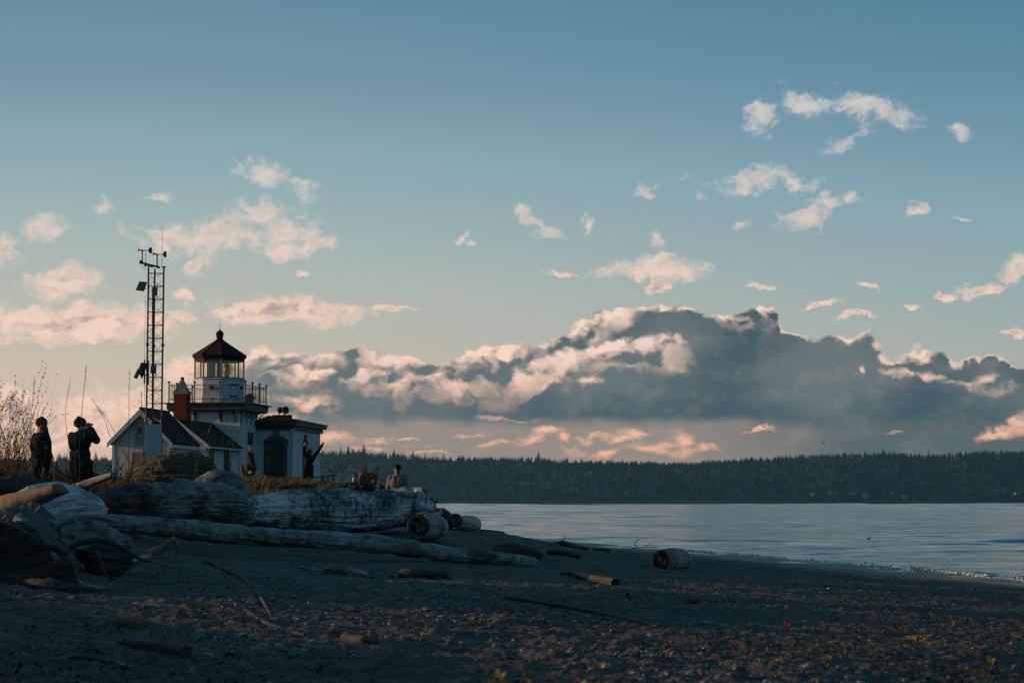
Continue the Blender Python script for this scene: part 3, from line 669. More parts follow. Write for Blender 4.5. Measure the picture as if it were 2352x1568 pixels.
# split face of the slab that catches the sun
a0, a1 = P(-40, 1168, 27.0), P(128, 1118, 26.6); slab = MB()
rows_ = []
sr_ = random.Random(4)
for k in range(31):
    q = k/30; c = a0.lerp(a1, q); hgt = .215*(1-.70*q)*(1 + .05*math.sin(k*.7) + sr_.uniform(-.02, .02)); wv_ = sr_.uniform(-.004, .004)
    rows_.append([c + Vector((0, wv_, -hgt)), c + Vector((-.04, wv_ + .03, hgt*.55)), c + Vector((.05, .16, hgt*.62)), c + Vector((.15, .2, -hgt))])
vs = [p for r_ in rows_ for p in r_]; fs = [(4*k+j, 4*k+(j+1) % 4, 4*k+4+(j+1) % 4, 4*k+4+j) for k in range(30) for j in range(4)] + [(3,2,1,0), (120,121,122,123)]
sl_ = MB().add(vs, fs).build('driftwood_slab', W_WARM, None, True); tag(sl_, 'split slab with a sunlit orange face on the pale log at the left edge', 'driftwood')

# the great stump in the left foreground
st = log('stump', [tuple(P(-25, 1352, 20.2)) + (.80,), tuple(P(-15, 1345, 20.5)) + (.78,), tuple(P(5, 1325, 21.2)) + (.62,), tuple(P(30, 1290, 22.6)) + (.50,), tuple(P(50, 1250, 24.6)) + (.44,), tuple(P(70, 1225, 26.6)) + (.36,)], W_DARK,
  'huge dark root stump filling the lower left edge', 'stump', seed=14, n=140, na=200, world=True, groove=.05, lump=.30, gs=9, jag=(.3, 0))
for k, r_ in enumerate(([(40,1178,1200,20.6),(85,1214,1232,20.4),(120,1258,1275,20.3),(150,1305,1322,20.3),(195,1338,1354,20.5),(240,1346,1356,21)],
                        [(110,1200,1262,24.5),(150,1192,1285,25),(200,1198,1290,25.5),(250,1214,1276,26.2),(292,1232,1262,26.8)],
                        [(120,1212,1224,24.2),(165,1186,1198,24.3),(215,1180,1192,25),(265,1192,1202,26)],
                        [(140,1262,1274,23.6),(180,1240,1254,23.8),(235,1236,1247,24),(275,1252,1262,24.2),(320,1278,1286,24.4),(348,1286,1292,24.6)],
                        [(222,1260,1268,23.2),(232,1286,1293,23),(240,1312,1318,22.8),(272,1334,1340,22.6),(310,1352,1358,22.4)],
                        [(60,1330,1362,20),(120,1330,1362,19.9),(165,1340,1362,20),(215,1350,1364,20.3)])):
    log('root', r_, (W_GREY, W_GREY, W_GREY, W_DARK, W_DARK, W_DARK)[k], None, parent=st, seed=30+k, na=36 if k != 1 else 120, groove=.1, lump=.22)
log('root_burl', [(214,1258,1318,25),(245,1252,1322,24.8),(280,1262,1318,24.8),(296,1280,1308,24.9)], W_DARK, 'rounded dark burl beside the roots of the great stump', 'driftwood', seed=41, n=80, na=80, groove=.16, lump=.45)

# small pieces on the sand
def ground_log(name, pts, m, label, cat='driftwood', seed=1, end=None, **kw):
    """pts: (px, py of the underside, diameter px); depth found on the ground"""
    rows = []; gs_ = [GP(px, py) for px, py, d in pts]; ym = float(np.median([g.y for g in gs_]))
    for (px, py, d), g in zip(pts, gs_):
        if ym > 52: ym_ = min(ym, 74); yy = min(max(g.y, ym_ - 1.2), ym_ + 1.2); p_ = P(px, py, yy); g = Vector((p_.x, yy, max(GZ(p_.x, yy), p_.z - .12)))     # far pieces lie at one distance
        r_ = d/2/F*g.y; rows.append((g.x, g.y, g.z + r_*.85, r_))
    return log(name, rows, m, label, cat, seed=seed, world=True, end=end, **kw)
br = ground_log('broken_branch', [(297,1295,13),(325,1289,14),(350,1282,12)], W_WARM, 'broken pale branch with an upturned prong in the left foreground sand', seed=50, na=20, lump=.2)
Yb = GP(345, 1284).y
log('prong', [(340,1262,1280,Yb),(365,1252,1272,Yb),(385,1240,1258,Yb),(401,1230,1240,Yb)], W_WARM, None, parent=br, seed=51, na=16, lump=.15)
log('prong', [(400,1230,1240,Yb),(406,1244,1254,Yb),(407,1264,1273,Yb+.1),(405,1280,1288,Yb+.1)], W_WARM, None, parent=br, seed=52, na=16, lump=.15)
ground_log('log_round', [(1518,1307,47),(1532,1306,49),(1556,1305,48),(1568,1303,42)], W_BAND, 'stubby sawn round of log alone on the open sand near the water', 'log', seed=53, end=0, n=36, na=60, groove=.05, lump=.04)
ground_log('log', [(1288,1322,10),(1320,1326,14),(1360,1336,17),(1402,1345,20),(1414,1347,20)], W_DARK, 'short log half buried in the open sand, nearer than the stubby round', 'log', seed=54, end=1, na=36, lump=.1)
ground_log('driftwood_block', [(1136,1279,30),(1160,1281,34),(1185,1283,36),(1212,1285,34),(1236,1284,26)], W_DARK, 'dark squarish chunk of driftwood at the end of the long thin log', seed=55, na=36, n=40, groove=.14, lump=.24)
ground_log('driftwood_beam', [(1022,1215,12),(1050,1216,13),(1100,1219,14),(1150,1223,13),(1156,1224,12)], W_DARK, 'straight dark beam pointing at the water in front of the pale boulder', seed=56, na=14, n=24, squash=.9)
ground_log('driftwood', [(1158,1229,9),(1175,1231,11),(1200,1233,8),(1225,1236,7)], W_DARK, 'ragged dark driftwood piece just past the beam end', seed=57, na=14, lump=.4)
ground_log('log', [(1286,1256,14),(1300,1256,14),(1330,1259,11),(1352,1262,9)], W_DARK, 'small log with a curved twig over it on the water side of the sand', 'log', seed=58, na=18, end=0)
ground_log('log', [(1362,1262,8),(1378,1263,9),(1402,1265,9)], W_DARK, 'small dark log on the skyline of the sand between two bare branches', 'log', seed=59, na=16)
ground_log('driftwood', [(745,1316,16),(775,1318,18),(810,1321,17),(845,1325,12)], W_GREY, 'tapered driftwood piece on the sand below the long log', seed=60, na=24, lump=.2)
ground_log('driftwood', [(905,1326,14),(940,1330,22),(985,1331,24),(1025,1330,18)], W_DARK, 'lumpy root mass on the sand in the middle below the long log', seed=61, na=40, n=40, groove=.2, lump=.5)
ground_log('driftwood', [(895,1330,14),(915,1331,15)], W_GREY, 'small knob of wood at the left of the lumpy root mass', seed=62, na=16, lump=.3)
ground_log('stick', [(1160,1376,9),(1220,1384,8),(1290,1396,9),(1360,1408,8),(1430,1420,6),(1510,1440,4)], W_DARK, 'long thin stick lying across the open sand in the centre', seed=63, na=12, lump=.3)
ground_log('branch', [(508,1362,5),(530,1380,6),(560,1402,6),(600,1428,7),(640,1445,8),(700,1462,6)], W_DARK, 'crooked dark branch in the left foreground pointing down right', seed=64, na=12, lump=.4)
ground_log('branch', [(470,1290,6),(520,1312,8),(560,1334,9),(590,1365,8),(615,1402,7),(625,1428,5)], W_DARK, 'thin bent branch above the crooked dark one', seed=65, na=12, lump=.5)
ground_log('log', [(268,1492,22),(320,1496,24),(380,1503,28),(428,1510,30)], W_DARK, 'blurred short log nearest the camera at the lower left', 'log', seed=66, na=30, lump=.25)
ground_log('driftwood', [(120,1520,10),(180,1512,12),(240,1518,10),(300,1535,6)], W_GREY, 'low curved strip of wood in the bottom left corner', seed=67, na=14, lump=.3)
ground_log('driftwood', [(790,1470,18),(830,1482,22),(860,1480,18)], W_DARK, 'dark splintered lump among pebbles at the lower centre', seed=68, na=20, lump=.5)
ground_log('driftwood', [(690,1305,7),(705,1309,8),(740,1312,5)], W_GREY, 'tiny driftwood stick left of the tapered piece', seed=69, na=10)
ground_log('driftwood', [(1255,1272,10),(1290,1276,14),(1330,1282,10)], W_DARK, 'dark knotted driftwood between the chunk and the small log', seed=70, na=18, lump=.5)
# forked twigs and bare branches
def twig(name, base, tips, m, label, r0=.02, cat='branch', seed=0):
    """base: (px,py) on the ground; tips: list of pixel polylines rising from it"""
    g = GP(*base); mb = MB(); rr = random.Random(seed)
    for pl in tips:
        pts = [P(px, py, g.y + rr.uniform(-.1, .1)) for px, py in pl]; n_ = len(pts)
        S = smooth_path([tuple(p) for p in pts], n_*4); mb.tube([Vector(p) for p in S], [r0*(1 - .8*i/(n_*4)) for i in range(n_*4)], 6)
    o = mb.build(name, m, None, True); tag(o, label, cat); return o
twig('forked_branch', (1470,1380), [[(1440,1360),(1447,1374),(1462,1385),(1478,1384),(1494,1376),(1502,1362)],[(1447,1374),(1443,1366),(1436,1364)]], W_DARK, 'V shaped forked twig standing in the sand right of centre', .016, seed=1)
twig('bare_branch', (1480,1264), [[(1452,1259),(1470,1257),(1495,1256),(1520,1262)],[(1465,1258),(1458,1248),(1464,1240),(1470,1237)],[(1480,1257),(1488,1250),(1500,1244)],[(1455,1258),(1440,1256),(1425,1259)]], W_DARK, 'tangled bare branch on the skyline of the sand left of the stubby round', .022, seed=2)
twig('bare_branch', (1290,1256), [[(1262,1250),(1280,1245),(1292,1240),(1298,1236),(1296,1229)],[(1280,1245),(1272,1240)]], W_DARK, 'curved twig raised over the small log near the water', .022, seed=3)
twig('twig', (1745,1285), [[(1745,1286),(1743,1278),(1742,1270)]], W_DARK, 'single upright twig in the sand close to the surf', .014, seed=4)
twig('twig', (2145,1495), [[(2143,1488),(2149,1498),(2152,1508)]], W_GREY, 'pale slanting twig in the sand at the lower right', .008, seed=5)
# stones
STONE = mat('beach_stone', (.16, .16, .155), .7, var=.5, scale=3, bump=.3, bscale=12)
STONE_P = mat('pale_stone', (.42, .33, .26), .75, var=.25, scale=2, bump=.3)
STONE_D = mat('dark_stone', (.045, .046, .048), .8, var=.5, scale=2.5, bump=.4)
def icosa(sub):
    import bmesh
    bm = bmesh.new(); bmesh.ops.create_icosphere(bm, subdivisions=sub, radius=1.0)
    v = np.array([p.co[:] for p in bm.verts]); f = np.array([[q.index for q in fc.verts] for fc in bm.faces]); bm.free(); return v, f
IC3, IC1 = icosa(4), icosa(1)
def boulder(px0, px1, pyt, pyb, m, label, seed, Y=None, deep=1.0, name='boulder'):
    g = GP((px0+px1)/2, pyb) if Y is None else P((px0+px1)/2, pyb, Y)
    hw = (px1-px0)/2/F*g.y; h = (pyb-pyt)/F*g.y
    v = IC3[0].copy(); d = 1 + (.14 if m is STONE_P else .42)*fbm(v[:, 0]*1.3+seed, v[:, 1]*1.3, v[:, 2]*1.3, 4, .6)
    v = v * d[:, None]; v = np.sign(v) * np.abs(v) ** .9
    v[:, 0] *= hw; v[:, 1] *= hw*deep; v[:, 2] = v[:, 2] * h*.62 + h*.38
    o = link_mesh(name, v + np.array([g.x, g.y + hw*deep*.6, g.z]), IC3[1], m, smooth=True); tag(o, label, name); return o
boulder(1040,1106,1183,1212, STONE_P, 'smooth pale rounded boulder at the water edge past the logs', 3, Y=60)
boulder(988,1030,1168,1200, STONE_D, 'dark jagged rock right behind the tip of the huge bleached log', 5, Y=55)
boulder(1010,1062,1178,1205, STONE_D, 'lower dark rock between the jagged one and the pale boulder', 8, Y=57)
boulder(480,545,1163,1212, W_GREY if False else STONE_D, 'dark angular block at the left end of the huge bleached log', 11, Y=45)
boulder(1045,1075,1300,1325, STONE_D, 'dark stone right of the lumpy root mass', 13) if False else None

# ================================================================== lighthouse, shed, mast
class Frame:
    """a building's own axes: u to the right along its front, v into it"""
    def __init__(s, px, Y, deg):
        p = P(px, HOR, Y); s.o = p; s.c, s.s = math.cos(R(deg)), math.sin(R(deg))
        s.r = Vector((s.c, -s.s, 0)); s.d = Vector((s.s, s.c, 0)); s.up = Vector((0, 0, 1)); s.ax = (s.r, s.d, s.up)
    def W(s, u, v, z): return Vector((s.o.x + u*s.c + v*s.s, s.o.y - u*s.s + v*s.c, z))
    def k(s, px, py=1010): r = ray(px, py); return r.x / r.y
    def u(s, px, v, py=1010): k = s.k(px, py); return (k*(s.o.y + v*s.c) - s.o.x - v*s.s) / (s.c + k*s.s)
    def v(s, px, u, py=1010): k = s.k(px, py); return (k*(s.o.y - u*s.s) - s.o.x - u*s.c) / (s.s - k*s.c)
    def z(s, py, u, v, px=560): Y = s.W(u, v, 0).y; r = ray(px, py); return CAMZ + Y * r.z / r.y
    def box(s, mb, u0, u1, v0, v1, z0, z1): return mb.hexa([s.W(a, b, c) for c in (z0, z1) for a, b in ((u0,v0),(u1,v0),(u1,v1),(u0,v1))])
WHITE = mat('white_painted_stucco', (.385, .435, .455), .75, var=.12, scale=1.6, bump=.25, bscale=30, detail=8, bdist=.01)
WHITE_S = mat('streaked_white_paint', (.385, .435, .455), .75, var=.35, scale=1.4, stretch=(2.5, 2.5, .25), ramp=(.30, .42), bump=.2, bscale=24, bdist=.01)
SIDING = mat('white_board_siding', (.37, .38, .41), .8, var=.16, scale=1.5, stretch=(6, 6, .3), bump=.5, bscale=5, bdist=.02)
TRIM = mat('dark_green_trim', (.030, .045, .045), .6, var=.3, scale=2)
STONET = mat('grey_stone_trim', (.075, .085, .09), .8, var=.25, scale=5, bump=.3)
ROOF_R = mat('dark_red_roof', (.040, .017, .020), .95, spec=.1, var=.3, scale=1.2, bump=.4, bscale=20)
IRON = mat('black_iron', (.018, .022, .024), .6, var=.2, scale=5)
BRICK = None
def brick_mat(name, c1, c2, mortar, scale, bw=.22, rh=.075):
    m = bpy.data.materials.new(name); m.use_nodes = True; t = NT(m.node_tree); b = m.node_tree.nodes['Principled BSDF']
    o = t.new('ShaderNodeTexCoord').outputs['Object']; x, y, z = t.xyz(o)
    n = t.new('ShaderNodeTexBrick'); t.put(n.inputs['Vector'], t.comb(t.m('ADD', x, y), z, 0))
    n.inputs['Color1'].default_value = c4(c1); n.inputs['Color2'].default_value = c4(c2); n.inputs['Mortar'].default_value = c4(mortar)
    n.inputs['Scale'].default_value = scale; n.inputs['Brick Width'].default_value = bw; n.inputs['Row Height'].default_value = rh; n.inputs['Mortar Size'].default_value = .008
    t.put(b.inputs['Base Color'], t.mix(t.m('MULTIPLY', t.noise(o, 3, 5), .5), n.outputs['Color'], c4(c1, .4))); b.inputs['Roughness'].default_value = .95; b.inputs['Specular IOR Level'].default_value = .08
    return m
BRICK = brick_mat('red_brick', (.15, .032, .020), (.11, .026, .018), (.12, .07, .05), 1)
SHINGLE = brick_mat('brown_shingles', (.062, .040, .030), (.042, .030, .026), (.012, .010, .010), 1, .30, .17)
def glass_mat(name, tint=(.93, .95, .95), fac=.12, rough=.02):
    m = bpy.data.materials.new(name); m.use_nodes = True; t = NT(m.node_tree); t.n.clear()
    o = t.new('ShaderNodeOutputMaterial'); tr_ = t.new('ShaderNodeBsdfTransparent'); tr_.inputs[0].default_value = (*tint, 1)
    gl = t.new('ShaderNodeBsdfGlossy'); gl.inputs['Roughness'].default_value = rough
    mx_ = t.new('ShaderNodeMixShader'); mx_.inputs[0].default_value = fac
    t.l.new(tr_.outputs[0], mx_.inputs[1]); t.l.new(gl.outputs[0], mx_.inputs[2]); t.l.new(mx_.outputs[0], o.inputs[0]); return m
GLASS = glass_mat('lantern_glass', (.95, .94, .90), .06)
DGLASS = mat('dark_window_glass', (.03, .045, .05), .12, var=.2, scale=2, spec=.9)
WOODD = mat('varnished_door', (.040, .028, .022), .5, var=.4, scale=3, stretch=(8, 8, .6))

B = Frame(564, 100.0, 9.0); zg = 2.9
zz = lambda py, v=0, u=0: B.z(py, u, v)
ul = B.u(381.6, 0); vb = B.v(616, 0)                 # deck corners
lh = empty('lighthouse', B.W((ul)/2, vb/2, zg)); tag(lh, 'white square lighthouse with octagonal lantern, dark deck railing and a flat-roofed wing', 'lighthouse')
IN = .45; tu0, tu1, tv0, tv1 = ul + IN, B.u(550.5, IN), IN, vb - IN
zdk = zz(926); zfb = zz(939)
m_ = MB(); B.box(m_, tu0, tu1, tv0, tv1, zg - .6, zfb + .02)
tower = m_.build('tower_wall', WHITE_S, lh)
m_ = MB(); B.box(m_, ul, 0, 0, vb, zfb, zdk); B.box(m_, ul - .16, .16, -.16, vb + .16, zdk, zdk + .06); B.box(m_, ul + .06, -.06, .06, vb - .06, zfb - .07, zfb)
deck = m_.build('gallery_deck', TRIM, lh)
# brackets under the deck
def bracket(u, v, du, dv):
    mb = MB(); n = Vector((0, 0, 0)) + B.r*du + B.d*dv; side = B.r*dv + B.d*du
    p = B.W(u, v, zfb - .07); w_ = side * .05
    mb.prism([p - w_, p - w_ + n*.38, p - w_ + n*.34 - B.up*.07, p - w_ + n*.12 - B.up*.24, p - w_ + n*.09 - B.up*.5, p - w_ - B.up*.55], w_*2)
    return mb.build('bracket', TRIM, lh)
def scroll_bracket(u, v):
    mb = MB(); p = B.W(u, v, zfb - .07); n = B.r
    mb.tube([p + n*.02, p + n*.02 - B.up*.62], .022, 6); mb.tube([p, p + n*.42], .022, 6); mb.tube([p + n*.02 - B.up*.40, p + n*.40 - B.up*.02], .022, 6)
    c = p + n*.15 - B.up*.13; mb.tube([c + n*.10*math.cos(a*.524) + B.up*.10*math.sin(a*.524) for a in range(13)], .016, 6)
    return mb.build('bracket', TRIM, lh)
for q in (448.3, 507.4, 539.5): bracket(B.u(q, tv0), tv0, 0, -1)
for k in range(4): scroll_bracket(tu1, tv0 + .15 + k*(tv1 - tv0 - .3)/3)
for k in range(3): bracket(tu0, tv0 + .3 + k*(tv1 - tv0 - .6)/2, -1, 0)
# railing
zt, zb2 = zz(882), zz(915.5); ztop = zz(878.5); e = .10
us = [B.u(q, e) for q in (386.5, 445.6, 503.8, 562.3)]; u0_, u3_ = us[0], us[3]; vs_ = [e + (vb - 2*e)*k/3 for k in range(4)]
rl = MB()
for a, b in (((u0_, e), (u3_, e)), ((u3_, e), (u3_, vb-e)), ((u3_, vb-e), (u0_, vb-e)), ((u0_, vb-e), (u0_, e))):
    for z_ in (zt, zb2): rl.tube([B.W(*a, z_), B.W(*b, z_)], .017, 6)
    for k in range(1, 27):
        if k % 9 == 0: continue
        q = k/27; u_, v_ = a[0] + (b[0]-a[0])*q, a[1] + (b[1]-a[1])*q
        rl.tube([B.W(u_, v_, zb2), B.W(u_, v_, zt)], .009, 5)
railing = rl.build('railing', IRON, lh)
for (u_, v_) in [(a, e) for a in us] + [(a, vb-e) for a in us] + [(u0_, v) for v in vs_[1:3]] + [(u3_, v) for v in vs_[1:3]]:
    mb = MB().tube([B.W(u_, v_, zdk + .05), B.W(u_, v_, ztop)], .030, 8); mb.lathe(B.W(u_, v_, ztop), [(.02, -.02), (.055, .02), (.065, .06), (.05, .11), (.01, .13)], 10)
    mb.lathe(B.W(u_, v_, zdk + .05), [(.06, 0), (.055, .05), (.03, .07)], 10)
    mb.build('railing_post', IRON, lh)
# lantern
lc_v = vb/2; lc_u = B.u(502, lc_v); LR = 1.25
cen = lambda z_: B.W(lc_u, lc_v, z_)
def octo(r_, z_, n=8):
    return [cen(z_) + (B.r*math.cos(a) + B.d*math.sin(a))*r_ for a in (R(22.5 + 45*k) for k in range(8))]
def oct_stack(mb, prof):
    for (r0, z0), (r1, z1) in zip(prof[:-1], prof[1:]):
        a, b = octo(r0, z0), octo(r1, z1); mb.add(a + b, [(k, (k+1) % 8, 8+(k+1) % 8, 8+k) for k in range(8)])
    mb.add(octo(prof[0][0], prof[0][1]), [tuple(range(8))[::-1]]); mb.add(octo(prof[-1][0], prof[-1][1]), [tuple(range(8))]); return mb
zl = lambda py: B.z(py, lc_u, lc_v, 502)
drum = oct_stack(MB(), [(LR+.10, zdk+.05), (LR+.10, zl(914)), (LR+.05, zl(912)), (LR+.05, zl(874)), (LR+.11, zl(873)), (LR+.11, zl(871)), (LR-.02, zl(870))]).build('lantern_drum', WHITE, lh)
fr = MB()
for k, p in enumerate(octo(LR, 0)):
    fr.tube([Vector((p.x, p.y, zl(871))), Vector((p.x, p.y, zl(826)))], .042, 6)
for za, r_ in ((zl(870), .05), (zl(829), .045)):
    o8 = octo(LR, za)
    for k in range(8): fr.tube([o8[k], o8[(k+1) % 8]], r_, 6)
fr.build('lantern_frame', IRON, lh)
for k in range(8):
    a, b = octo(LR-.01, zl(869))[k], octo(LR-.01, zl(869))[(k+1) % 8]; hgt = zl(829) - zl(869)
    nrm = ((a + b)/2 - cen(a.z)).normalized() * .012; t_ = Vector((0, 0, hgt))
    MB().hexa([a, b, b + nrm, a + nrm, a + t_, b + t_, b + nrm + t_, a + nrm + t_]).build('pane', GLASS, lh)
rf = oct_stack(MB(), [(1.28, zl(829)), (1.30, zl(824)), (1.37, zl(822)), (1.40, zl(818.5)), (1.385, zl(817)), (.80, zl(799)), (.20, zl(782.5))]).build('lantern_roof', ROOF_R, lh)
rb = MB(); o1, o2 = octo(1.39, zl(816.5)), octo(.2, zl(782))
for a, b in zip(o1, o2): rb.tube([a, b], .022, 6)
rb.build('roof_rib', ROOF_R, rf)
fn = MB().lathe(cen(zl(783)), [(.26, 0), (.22, .05), (.17, .08), (.16, .16), (.19, .18), (.19, .21), (.12, .23)], 20)
zbc = zl(767.5); fn.lathe(cen(zbc), [(.02, -.21)] + [(.205*math.sin(R(a)), -.205*math.cos(R(a))) for a in range(20, 171, 15)] + [(.05, .23), (.02, .27)], 24)
fn.tube([cen(zbc + .2), cen(zl(730))], [.018, .006], 6); fn.build('finial', ROOF_R, lh)
# lens and blind inside the lantern
AMB = mat('amber_lens_glass', (.60, .19, .06), .25, var=.4, scale=6, spec=.8)
LENSG = glass_mat('lens_glass', (.92, .80, .60), .12, .1)
mb = MB(); cl = B.W(lc_u + .42, lc_v - .1, zl(869))
prof = [(.12, 0), (.12, .12)]
for k in range(15): h0 = .14 + k*.048; rr_ = .20 + .16*math.sin(math.pi*(k+.5)/15); prof += [(rr_, h0), (rr_*.90, h0 + .040)]
mb.lathe(cl, prof, 24); mb.build('lens', LENSG, lh, True)
MB().lathe(cl, [(.06, .1), (.14, .2), (.17, .45), (.14, .70), (.04, .8)], 14).build('lamp', AMB, lh, True)
MB().lathe(cl, [(.24, -.1), (.24, .02), (.16, .04), (.13, .12)], 20).build('lens_pedestal', IRON, lh)
CLOTH = mat('khaki_blind', (.13, .12, .085), .9, var=.35, scale=5, stretch=(4, 4, .5))
for a0_, a1_, r_ in ((R(-112), R(-84), .98), (R(-80), R(-64), .98)):
    vsb = []; nb = 18
    for k in range(nb):
        a = a0_ + (a1_-a0_)*k/(nb-1); rr_ = r_ + .02*math.sin(k*2.1)
        for z_, dr in ((zl(868), 0), (zl(829), 0), (zl(829), .02), (zl(868), .02)): p = cen(z_) + (B.r*math.cos(a) + B.d*math.sin(a))*(rr_+dr); vsb.append(p)
    MB().add(vsb, [(4*k+j, 4*k+(j+1) % 4, 4*k+4+(j+1) % 4, 4*k+4+j) for k in range(nb-1) for j in range(4)] + [(3,2,1,0), (4*nb-4, 4*nb-3, 4*nb-2, 4*nb-1)]).build('blind', CLOTH, lh)
# drum door, vents
def on_drum(px, py, off=0):
    """point on the drum facet seen at a pixel"""
    r = ray(px, py); best = None; o8 = octo(LR+.05, 0)
    for k in range(8):
        a, b = o8[k], o8[(k+1) % 8]; n_ = ((a+b)/2 - cen(0)); n_.z = 0; n_.normalize()
        dn = r.x*n_.x + r.y*n_.y
        if dn >= 0: continue
        t_ = (n_.x*a.x + n_.y*a.y) / dn; p = Vector((r.x*t_, r.y*t_, CAMZ + r.z*t_))
        e_ = (b-a).normalized(); q = (p.x-a.x)*e_.x + (p.y-a.y)*e_.y
        if 0 <= q <= (b-a).length: best = (p + n_*off, n_, e_)
    return best
for px_, py_, r_ in ((485.2, 889.5, .11), (552.5, 890.5, .10)):
    h_ = on_drum(px_, py_)
    if h_: MB().lathe(h_[0], [(r_, 0), (r_, .03), (r_*.8, .05), (r_*.75, .12), (r_*.1, .14)], 18, h_[1]).build('vent', IRON, lh)
h_ = on_drum(536, 899)
if h_:
    p, n_, e_ = h_; e_ = e_ if e_.x > 0 else -e_
    dz = (zl(884.5) - zl(912.5)); pc = Vector((p.x, p.y, (zl(884.5) + zl(912.5))/2))
    dr = MB().box(pc + n_*.02, (.40, .04, dz), (e_, n_, B.up)).build('hatch_door', WHITE, lh)
    for s_ in (-1, 1): MB().box(pc + n_*.05 + B.up*s_*dz*.46, (.46, .04, .07), (e_, n_, B.up)).build('hinge_strap', IRON, dr)
# box lamp on the deck
pb = B.W(B.u(572, .9), .9, zdk + .05)
mb = MB().box(pb + B.up*.16, (.36, .34, .32), B.ax); mb.box(pb + B.up*.30, (.50, .30, .10), B.ax)
mb.prism([pb + B.r*-.16 - B.d*.17 + B.up*.35, pb + B.r*.16 - B.d*.17 + B.up*.35, pb + B.r*.05 - B.d*.17 + B.up*.48, pb - B.r*.05 - B.d*.17 + B.up*.48], B.d*.34); mb.build('deck_beacon', IRON, lh)

# annex to the right of the tower
av0 = B.v(589, tu1); au1 = B.u(670.5, av0); av1 = B.v(735.5, au1)
za0 = zz(981.8, av0, tu1); zat = zz(969.5, av0, tu1); over = .30
m_ = MB(); B.box(m_, tu1 + .003, au1, av0, av1, zg - .6, za0); m_.build('annex_wall', WHITE, lh)
m_ = MB(); f0, f1 = za0 - .02, zat
B.box(m_, tu1 + .01, au1 + over, av0 - over, av1 + over, f0 + .12, f1); B.box(m_, tu1 + .01, au1 + .12, av0 - .12, av1 + .12, f0 - .10, f0 + .12); B.box(m_, tu1 + .01, au1 + over + .07, av0 - over - .07, av1 + over + .07, f1, f1 + .07)
m_.build('cornice', TRIM, lh)
cu_, cv_ = tu1 + .2, (av0 + av1)/2; top_ = zz(955.5, cv_, cu_); zr = f1 + .07
ru1, rv0, rv1 = au1 + over + .04, av0 - over - .04, av1 + over + .04
MB().add([B.W(tu1+.02, rv0, zr), B.W(ru1, rv0, zr), B.W(ru1, rv1, zr), B.W(tu1+.02, rv1, zr), B.W(tu1+.02, cv_-.8, top_), B.W(tu1+.5, cv_, top_), B.W(tu1+.02, cv_+.8, top_)],
  [(0,1,5,4),(1,2,5),(2,3,6,5),(0,4,6,3),(4,5,6),(3,2,1,0)]).build('annex_roof', ROOF_R, lh)
# fog signal horns on a plinth
pl = B.W(tu1 + .75, cv_ - .7, top_ - .10); MB().box(pl, (.95, .5, .26), B.ax).build('horn_plinth', ROOF_R, lh)
for q, r_ in ((-.12, .17), (.17, .21)):
    c = pl + B.r*q + B.up*.38; ax = (B.r*.75 - B.d*.66).normalized(); mb = MB()
    mb.lathe(c, [(.03, -.30), (.05, -.16), (r_*.45, -.06), (r_, 0), (r_, .03), (r_*.9, .02), (r_*.3, -.03), (.02, -.03)], 22, ax); mb.tube([c - ax*.1, c - ax*.1 - B.up*.3], .03, 8); mb.build('fog_horn', IRON, lh)
# arched double door
def rect_front(u0, u1, py0, py1, v, th, m, name, parent, z0=None, z1=None):
    mb = MB(); B.box(mb, u0, u1, v - th, v, z0 if z0 is not None else zz(py1, v, u0), z1 if z1 is not None else zz(py0, v, u0)); return mb.build(name, m, parent)
uu = lambda px, v=av0: B.u(px, v, 1050)
dj0, dj1, do0, do1 = uu(606), uu(662.5), uu(609), uu(652)
zs, za, zk0, zk1 = zz(1018, av0), zz(999, av0), zz(1002, av0), zz(986.5, av0); zd = zz(1109, av0)
ddr = rect_front(do0, do1, 0, 0, av0, .03, WOODD, 'door', lh, zg - .3, zs + .14)
mb = MB(); n_ = 16; uc, hw = (dj0+dj1)/2, (dj1-dj0)/2; rise = za - zs
outer = [(uc - hw*math.cos(math.pi*k/n_)*1.02, zs + rise*math.sin(math.pi*k/n_)) for k in range(n_+1)]; hw2 = (do1-do0)/2 + .02; uc2 = (do0+do1)/2
inner = [(uc2 - hw2*math.cos(math.pi*k/n_), zs - .02 + rise*.42*math.sin(math.pi*k/n_)) for k in range(n_+1)]
for k in range(n_):
    q = [outer[k], outer[k+1], inner[k+1], inner[k]]
    mb.prism([B.W(a, av0 - .10, b) for a, b in q], B.d*.10)
mb.build('arch_stone', STONET, ddr)
mb = MB(); ku = uu(633.6); kw = .15; mb.prism([B.W(ku - kw*.85, av0 - .13, zk0 - .08), B.W(ku + kw*.85, av0 - .13, zk0 - .08), B.W(ku + kw*1.15, av0 - .13, zk1), B.W(ku - kw*1.15, av0 - .13, zk1)], B.d*.13); mb.build('keystone', STONET, ddr)
for a, b in ((do1, dj1 - .06), (dj0 + .02, do0)): rect_front(a + .002, b, 0, 0, av0, .06, STONET, 'jamb', ddr, zg - .3, zs)
for px0, px1, y0, y1 in ((611,628,1020,1035),(631,650,1020,1035),(612.5,620,1045,1084),(625,637,1045,1086),(641,648,1045,1086)):
    rect_front(uu(px0), uu(px1), y0, y1, av0 - .03, .02, DGLASS, 'door_pane', ddr)
for px0, px1, y0, y1 in ((609.2,651.8,1037,1041),(629,631,1041,1105),(609.2,651.8,1088,1091)): rect_front(uu(px0), uu(px1), y0, y1, av0 - .03, .045, WOODD, 'door_rail', ddr)
MB().lathe(B.W(uu(627.3), av0 - .08, zz(1094, av0)), [(.03, 0), (.035, .03), (.01, .06)], 10, -B.d).build('handle', IRON, ddr)
